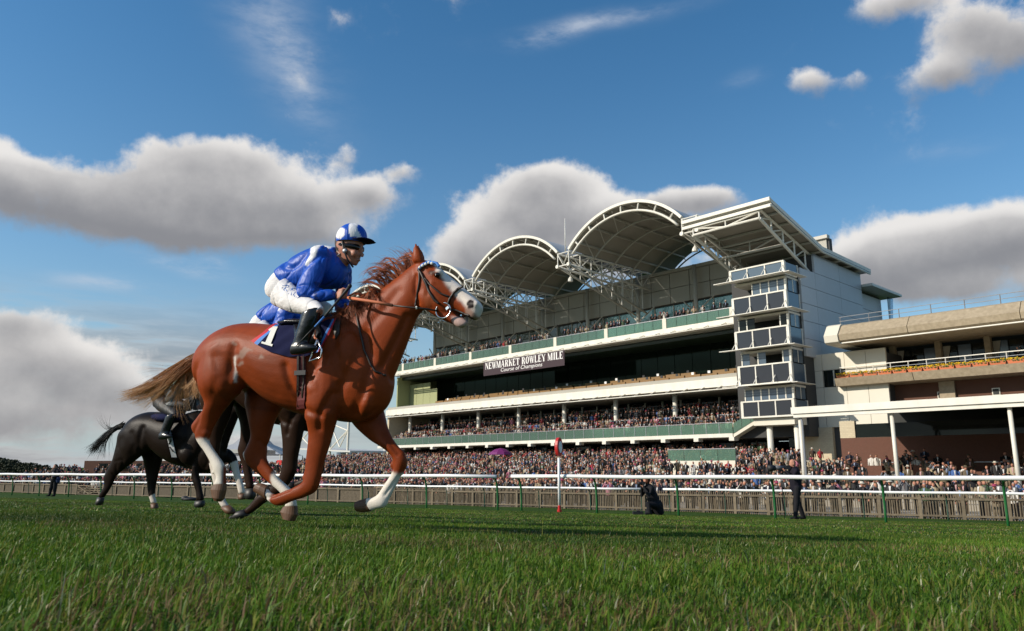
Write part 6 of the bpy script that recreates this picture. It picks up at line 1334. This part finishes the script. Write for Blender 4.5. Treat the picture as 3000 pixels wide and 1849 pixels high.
# ------------------------------------------------------------------ spectators
def person_proto(pose, lod, seed):
    """verts, faces, region per vertex (0 skin 1 hair 2 jacket 3 shirt 4 legs 5 hat); faces -Y"""
    rr = random.Random(seed); V = []; Fc = []; Rg = []
    def ring(c, a, b, n, t0=0): return [(c[0] + a * cos(2 * pi * k / n + t0), c[1] + b * sin(2 * pi * k / n + t0), c[2]) for k in range(n)]
    def loft(rs, reg, n, cap=True):
        o = len(V)
        for r in rs: V.extend(r); Rg.extend([reg] * n)
        for i in range(len(rs) - 1):
            for k in range(n): Fc.append((o + i * n + k, o + i * n + (k + 1) % n, o + (i + 1) * n + (k + 1) % n, o + (i + 1) * n + k))
        if cap: Fc.append(tuple(o + (len(rs) - 1) * n + k for k in range(n)))
    def limb(pts, rad, reg, n):
        b = MB(); b.tube(pts, rad, n); o = len(V); V.extend(b.v); Rg.extend([reg] * len(b.v)); Fc.extend([tuple(i + o for i in f) for f in b.f])
    n = 8 if lod == 0 else 6
    if lod == 0:
        for s in (-1, 1): limb([(s * .09, 0, .9), (s * .1, -.01, .5), (s * .105, 0, .06)], [.10, .075, .055], 4, 6); limb([(s * .105, .06, .04), (s * .11, -.14, .035)], [.045, .04], 4, 5)
    else: loft([ring((0, 0, 0), .13, .08, 5), ring((0, 0, .9), .15, .11, 5)], 4, 5, False)
    lo = .72 if pose % 2 else .84
    loft([ring((0, 0, lo), .19, .135, n), ring((0, 0, 1.05), .175, .125, n), ring((0, -.01, 1.3), .215, .135, n), ring((0, 0, 1.43), .19, .1, n), ring((0, 0, 1.5), .07, .06, n)], 2, n)
    # shirt front
    o = len(V); V.extend([(-.05, -.118, 1.46), (.05, -.118, 1.46), (.03, -.152, 1.3), (0, -.147, 1.08), (-.03, -.152, 1.3)]); Rg.extend([3] * 5); Fc.append((o, o + 4, o + 3, o + 2, o + 1))
    m = 6 if lod == 0 else 3
    sh = [(-.23, 0, 1.4), (.23, 0, 1.4)]
    if pose == 0: arms = [[sh[0], (-.28, .02, 1.12), (-.25, -.08, .86)], [sh[1], (.28, .02, 1.12), (.25, -.08, .86)]]
    elif pose == 1: arms = [[sh[0], (-.29, -.02, 1.14), (-.06, -.24, 1.12)], [sh[1], (.29, -.02, 1.14), (.08, -.24, 1.16)]]
    elif pose == 2: arms = [[sh[0], (-.3, -.16, 1.28), (-.09, -.2, 1.6)], [sh[1], (.3, -.16, 1.28), (.09, -.2, 1.6)]]
    elif pose == 3: arms = [[sh[0], (-.28, 0, 1.12), (-.12, -.2, .98)], [sh[1], (.34, -.1, 1.45), (.2, -.14, 1.7)]]
    else: arms = [[sh[0], (-.27, -.14, 1.12), (-.16, -.36, 1.12)], [sh[1], (.27, -.14, 1.12), (.14, -.38, 1.1)]]
    for a in arms:
        limb(a, [.075, .06, .045], 2, m); h = np.array(a[2]); d = h - np.array(a[1]); d /= np.linalg.norm(d); limb([h, h + d * .06, h + d * .12], [.042, .045, .02], 0, 5) if lod == 0 else limb([h, h + d * .1], [.045, .03], 0, 3)
    b = MB(); b.ell((0, -.015, 1.61), (0, -.02, .125), (.082, 0, 0), (0, .1, 0), 10 if lod == 0 else 6, 8 if lod == 0 else 5); o = len(V); V.extend(b.v); Fc.extend([tuple(i + o for i in f) for f in b.f])
    Rg.extend([1 if (z > 1.665 and y > -.1) or (y > .01 and z > 1.55) else 0 for x, y, z in b.v])
    if lod == 0: limb([(0, -.1, 1.61), (0, -.125, 1.595)], [.016, .02], 0, 5); limb([(0, 0, 1.46), (0, 0, 1.54)], [.055, .055], 0, 6)
    if seed % 5 == 0: loft([ring((0, -.02, 1.66), .17, .18, 10), ring((0, -.02, 1.675), .17, .18, 10), ring((0, 0, 1.68), .095, .11, 10), ring((0, 0, 1.77), .085, .1, 10)], 5, 10)
    return np.array(V, float), Fc, np.array(Rg)
JK = [((.012, .012, .014), 'black', 44), ((.018, .02, .035), 'navy', 12), ((.035, .034, .035), 'charcoal', 12), ((.07, .045, .03), 'brown', 10), ((.13, .10, .065), 'tweed', 9), ((.30, .235, .15), 'tan', 8), ((.16, .16, .165), 'grey', 7), ((.6, .57, .52), 'white', 9), ((.35, .03, .035), 'red', 4), ((.45, .17, .22), 'pink', 3), ((.06, .12, .3), 'blue', 2), ((.06, .10, .05), 'green', 3), ((.36, .30, .2), 'cream', 4)]
def pick(rr):
    t = rr.uniform(0, sum(j[2] for j in JK))
    for c, n, w in JK:
        t -= w
        if t <= 0: return c, n
    return JK[0][:2]
def person_cols(rr, Rg):
    jc, jn = pick(rr); sk = np.array([.50, .235, .16]) * rr.uniform(.75, 1.15); hr = rr.choice([(.02, .014, .01), (.05, .03, .018), (.16, .10, .05), (.3, .28, .26), (.22, .15, .07)])
    shc = rr.choice([(.65, .63, .62), (.65, .63, .62), (.25, .3, .42), (.5, .3, .3), (.1, .08, .08)]); lg = rr.choice([(.014, .014, .016), (.03, .03, .035), (.08, .06, .04), (.2, .16, .11)]); ht = rr.choice([(.1, .08, .05), (.02, .02, .02), (.55, .5, .42), (.3, .05, .1)])
    pal = np.array([sk, hr, jc, shc, lg, ht]); return pal[Rg], jn, (Rg == 5).any()
PR0 = [person_proto(p, 0, p + 5 * k + (0 if k == 0 else 1)) for k in range(2) for p in range(5)]
PR1 = [person_proto(p, 1, p + 5 * k + (0 if k == 0 else 1)) for k in range(2) for p in range(5)]
ORD = lambda n: '%d%s' % (n, 'th' if 10 <= n % 100 <= 20 else {1: 'st', 2: 'nd', 3: 'rd'}.get(n % 10, 'th'))
def crowd():
    rr = random.Random(21); spots = []; vips = []
    FACE = atan2(-1, .1)
    def add(x, y, z, vip=None, seat=False):
        u, v = proj((x, y, z + 1.5))
        if u < -140 or u > 3150: return
        f = atan2(-y, -x - 12 + rr.gauss(0, 9)) + pi / 2 + rr.gauss(0, .35); s = rr.uniform(.93, 1.06)
        if seat: z -= .42
        (vips if vip else spots).append((x, y, z, f, s, vip, u))
    pa, pb = pfor(3120), pfor(-120)
    # row leaning on the fence
    p = pa
    while p < pb:
        g = fpt(p, .5 + rr.uniform(0, .15)); z = float(gnd(*g)); u = proj((g[0], g[1], z))[0]
        if rr.random() < (.9 if u > 180 else .6): add(g[0], g[1], z + .02, 'fence' if 0 < u < 2990 else None)
        p += rr.uniform(.55, .8)
    for q in np.arange(1.3, 12, 1.0):
        p = pa + rr.random()
        while p < pb:
            u0 = None; g = fpt(p, q + rr.uniform(-.25, .25)); z = float(gnd(*g)); d = g @ NB[:2]; S = g @ TB[:2]
            dens = .78 if S < -34 else (.32 if q > 3 else .6); dens *= .8 + .45 * sin(p * .55 + q) * sin(p * .21 - q * .7)
            if p > 88: dens *= .8 if q < 8 else .5
            if d < 49 and rr.random() < dens:
                zz = z + .02 + (.24 * max(0, min(8, math.floor((q - 3) / 1.2) + 1)) if 52 < p < 114 and q >= 3 else 0); add(g[0], g[1], zz)
            p += rr.uniform(.55, .95)
    # open ground and steps up to the stand
    d = 44.0
    while d < 76.5:
        S = -132.
        while S < 6:
            g = bw(S, d + rr.uniform(-.3, .3), 0); old = S > -33; dens = .74 if not old else (.38 if d < 62 else .25)
            dens *= .85 + .4 * sin(S * .5 + d) * sin(S * .19 - d * .4)
            if -42 < S <= -33: dens = .5
            if S < -113: dens *= .75
            if fq(g[0], g[1]) > 11.5 and rr.random() < dens and not (old and d > 65) and not (d > 70 and S > -41):
                dd = g[:2] @ NB[:2]; z = TZ(dd) if dd >= 49.7 else float(gnd(g[0], g[1])) + .02
                add(g[0], g[1], z, 'steps' if old and 2230 < proj((g[0], g[1], z))[0] < 2995 else None)
            S += rr.uniform(.5, .95)
        d += 1.0
    # seating balcony and top balcony, old stand balcony
    for k in range(5):
        for half in (0, 1):
            S = S0 + 1
            while S < S1 - .3:
                g = bw(S, 73.0 + 1.45 * k + half * .7 + rr.uniform(-.2, .2), 0)
                if rr.random() < (.9 if k < 4 else .6): add(g[0], g[1], 3.55 + .6 * k, None, k < 3)
                S += rr.uniform(.5, .8)
    S = S0 + .6
    while S < S1 - .4:
        dn = .9 if sin(S * .9) + sin(S * .37 + 1) > -.9 else .15
        if rr.random() < dn: g = bw(S, 75.1 + rr.uniform(0, .3), 0); add(g[0], g[1], 16.99)
        S += rr.uniform(.5, .8)
    for S in (-17.6, -16.9, -16.2, -14.8, -13, -12.4): g = bw(S, 76.2, 0); add(g[0], g[1], 8.62)
    for S in (-39.8, -38.2, -36.5): g = bw(S, 72.2, 0); add(g[0], g[1], 8.2)
    # individuals: front row and the steps under the white canopy
    cache = {}
    def vip_mesh(i):
        k = i % 60
        if k not in cache:
            V, Fc, Rg = PR0[[1, 4, 0, 2, 1, 6, 4, 9, 0, 3, 1, 5][k % 12]]; c, jn, hat = person_cols(random.Random(900 + k), Rg); me = bpy.data.meshes.new('spectator'); me.from_pydata([tuple(x) for x in V], [], Fc); me.materials.append(M['crowd']); me.polygons.foreach_set('use_smooth', [True] * len(Fc)); set_col(me, c); cache[k] = (me, jn, hat)
        return cache[k]
    fence = sorted([a for a in vips if a[5] == 'fence'], key=lambda a: a[6]); steps = sorted([a for a in vips if a[5] == 'steps'], key=lambda a: a[1])
    keep = 300 - len(fence); spots.extend(steps[max(0, keep):]); steps = sorted(steps[:max(0, keep)], key=lambda a: a[6])
    for lst, txt, grp in ((fence, '%s from left in the row at the fence', 'spectators leaning on the fence'), (steps, '%s from left on the steps by the white canopy', 'spectators on the steps by the white canopy')):
        for i, (x, y, z, f, s, vip, u) in enumerate(lst):
            me, jn, hat = vip_mesh(rr.randrange(60)); o = link('spectator', me, None, (x, y, z)); o.rotation_euler = (0, 0, f); o.scale = (s, s, s)
            tag(o, 'spectator in %s jacket%s, ' % (jn, ' and hat' if hat else '') + txt % ORD(i + 1), 'person', grp)
    # the rest of the crowd: one mass
    AV = []; AF = []; AC = []; n = 0; LT = []
    for (x, y, z, f, s, vip, u) in spots:
        V, Fc, Rg = PR1[rr.choice([0, 0, 1, 1, 1, 2, 3, 4, 4, 5, 6])]; c, _, _ = person_cols(rr, Rg); ca, sa = cos(f), sin(f)
        P = np.c_[V[:, 0] * ca - V[:, 1] * sa, V[:, 0] * sa + V[:, 1] * ca, V[:, 2]] * s + (x, y, z); AV.append(P); AC.append(c); AF.extend([tuple(i + n for i in q) for q in Fc]); n += len(V)
    me = bpy.data.meshes.new('crowd'); me.from_pydata(np.concatenate(AV).tolist(), [], AF); me.materials.append(M['crowd']); me.polygons.foreach_set('use_smooth', [True] * len(AF)); set_col(me, np.concatenate(AC)); me.update()
    o = link('crowd', me); tag(o, 'dense crowd of racegoers filling the terraces and balconies', 'crowd', None, 'stuff')
    print('crowd', len(spots), 'individuals', len(fence), len(steps), 'faces', len(AF))
crowd()
def enclosure_bits():
    # platform with glass front, umbrella, boards
    rt = empty('viewing_platform', bw(-42, 60, TZ(60)), 'cream walled raised platform with green glass front amid the crowd', 'platform')
    S_, d_ = -43.2, 60.; MB().bb(S_, S_ + 7.2, d_, d_ + 3, -2, .55).build('platform_wall', M['cream'], rt)
    for i in range(4): MB().bb(S_ + .05 + i * 1.8, S_ + 1.8 + i * 1.8, d_ + .1, d_ + .14, .56, 1.55).build('glass_panel', M['gglass'], rt)
    MB().bar(bw(S_, d_ + .12, 1.6), bw(S_ + 7.2, d_ + .12, 1.6), .06).build('handrail', M['metal'], rt)
    p = bw(-73.5, 66, TZ(66)); rt = empty('umbrella', p, 'open purple umbrella above the terrace crowd left of the finishing post', 'umbrella'); b = MB(); n = 10; top = p + UP * 2.75
    v = [top]; 
    for r, dz in ((.75, -.18), (1.35, -.55), (1.6, -.85)):
        v += [top + np.array([r * cos(2 * pi * k / n), r * sin(2 * pi * k / n), dz]) for k in range(n)]
    f = [(0, 1 + k, 1 + (k + 1) % n) for k in range(n)] + [(1 + i * n + k, 1 + (i + 1) * n + k, 1 + (i + 1) * n + (k + 1) % n, 1 + i * n + (k + 1) % n) for i in range(2) for k in range(n)]
    b.add(v, f); b.build('canopy', mat('purple_cloth', (.16, .015, .13), .6), rt); MB().tube([p, top], .03, 6).build('pole', M['metal'], rt)
    for (S, d, w, h, mt, lab) in ((-104, 50, 1.5, 2.1, 'red', 'red bookmaker board standing left among the fence crowd'), (-100.5, 51, 1.7, 1.6, 'red', 'wide red bookmaker board among the fence crowd'), (-115, 50, 1.2, 1.9, 'flower', 'yellow bookmaker board seen between the chestnut forelegs'), (-109.5, 50, 1.1, 1.9, 'print', 'white bookmaker board seen between the chestnut forelegs')):
        p = bw(S, d, TZ(d)); rt = empty('bookmaker_board', p, lab, 'board', 'bookmaker boards'); MB().bb(S, S + w, d, d + .1, TZ(d) + 1.0, TZ(d) + 1.0 + h).build('board', M[mt], rt)
        for k in (.1, w - .1): MB().bar(bw(S + k, d + .05, TZ(d)), bw(S + k, d + .05, TZ(d) + 1.0), .06).build('leg', M['metal'], rt)
enclosure_bits()
# ------------------------------------------------------------------ grass blades
def grass_mat():
    mt = bpy.data.materials.new('grass_blades'); mt.use_nodes = True; nt = mt.node_tree; N = nt.nodes; L = nt.links; b = N['Principled BSDF']; out = N['Material Output']
    a = N.new('ShaderNodeVertexColor'); a.layer_name = 'Col'; L.new(a.outputs[0], b.inputs['Base Color']); b.inputs['Roughness'].default_value = .5; b.inputs['Specular IOR Level'].default_value = .2
    t = N.new('ShaderNodeBsdfTranslucent'); L.new(a.outputs[0], t.inputs[0]); m = N.new('ShaderNodeMixShader'); m.inputs[0].default_value = .3; L.new(b.outputs[0], m.inputs[1]); L.new(t.outputs[0], m.inputs[2]); L.new(m.outputs[0], out.inputs[0]); return mt
def grass():
    rs = np.random.RandomState(4); M['grass'] = grass_mat(); tot = 0
    obj_v = []; obj_l = []; obj_s = []; obj_c = []; vo = 0; lo = 0
    for y0, y1, dn, wd, hs, full in [(.42, 2.0, 11500, .0017, 1.0, True), (2.0, 4.5, 7600, .0021, .9, True), (4.5, 9, 4500, .0036, .85, False), (9, 26, 500, .009, .7, False)]:
        n = int((.72 * (y1 * y1 - y0 * y0) + 2.8 * (y1 - y0)) * dn); yy = np.linspace(y0, y1, 400); cd = np.cumsum(.72 * yy + 1.4); y = np.interp(rs.random(n), cd / cd[-1], yy); x = rs.uniform(-1, 1, n) * (.72 * y + 1.4); P3 = np.c_[x, y, np.zeros(n)]
        big = vnoise(P3, 1.7, 3); mid = vnoise(P3, 6.5, 4); fine = vnoise(P3, 22, 5); far = np.clip((y - 1.2) / 5, 0, 1)
        h = (.027 - .006 * far + .012 * mid + .009 * big + .008 * fine) * rs.lognormal(0, .33, n) * hs; h = np.clip(h, .008, .1)
        tall = rs.random(n) < .018 * (1 + 2 * (mid > .2)); h[tall] *= rs.uniform(1.4, 2.1, tall.sum())
        w = wd * rs.uniform(.7, 1.5, n); az = rs.uniform(0, 2 * pi, n); lean = np.abs(rs.normal(.5, .5, n)) * h; la = rs.normal(.4, 1.3, n)
        base = np.c_[x, y, gplane(x, y) - .004]; side = np.c_[np.cos(az), np.sin(az), np.zeros(n)] * w[:, None]; ld = np.c_[np.cos(la), np.sin(la), np.zeros(n)]
        m = base + ld * (lean * .35)[:, None]; m[:, 2] += h * .58; t = base + ld * lean[:, None]; t[:, 2] += h * np.clip(1 - .35 * (lean / h) ** 2, .3, 1)
        g1 = np.array([.026, .074, .005]); g2 = np.array([.085, .165, .012]); g3 = np.array([.17, .185, .03]); st = np.array([.24, .19, .08]); br = np.array([.12, .07, .03])
        k = np.clip(.5 + .75 * big + .5 * mid + rs.normal(0, .25, n), 0, 1)[:, None]; c = g1 * (1 - k) + g2 * k; r = rs.random(n); c[r < .22] = g3 * rs.uniform(.7, 1.2, (r < .22).sum())[:, None]
        dry = vnoise(P3, 2.2, 9) > .10; pd = np.where(dry, .2, .016); s = rs.random(n) < pd; c[s] = st * rs.uniform(.4, 1.1, s.sum())[:, None]; s = rs.random(n) < pd * .6; c[s] = br
        c = c * np.clip(1 + .5 * vnoise(P3, 1.0, 14) + .35 * vnoise(P3, 3.1, 15), .4, 1.7)[:, None]; s = rs.random(n) < .012; c[s] = (.42, .42, .26)
        if full:
            V = np.stack([base - side, base + side, m + side * .8, m - side * .8, t], 1); i = np.arange(n) * 5 + vo; L_ = np.stack([i, i + 1, i + 2, i + 3, i + 3, i + 2, i + 4], 1); S_ = np.stack([np.arange(n) * 7, np.arange(n) * 7 + 4], 1) + lo; nv = 5
        else:
            V = np.stack([base - side, base + side, t], 1); i = np.arange(n) * 3 + vo; L_ = np.stack([i, i + 1, i + 2], 1); S_ = (np.arange(n) * 3)[:, None] + lo; nv = 3
        obj_v.append(V.reshape(-1, 3)); obj_l.append(L_.ravel()); obj_s.append(S_.ravel()); obj_c.append(np.repeat(c, nv, 0)); vo += n * nv; lo += L_.size; tot += S_.size
    V = np.concatenate(obj_v); Ls = np.concatenate(obj_l); St = np.concatenate(obj_s)
    me = bpy.data.meshes.new('grass'); me.vertices.add(len(V)); me.vertices.foreach_set('co', V.ravel()); me.loops.add(len(Ls)); me.loops.foreach_set('vertex_index', Ls); me.polygons.add(len(St)); me.polygons.foreach_set('loop_start', St); me.update(calc_edges=True); me.validate()
    set_col(me, np.concatenate(obj_c)); me.materials.append(M['grass']); o = link('grass', me); tag(o, 'blades of green racecourse turf grass, long in the foreground', 'grass', None, 'stuff'); print('grass faces', tot)
grass()
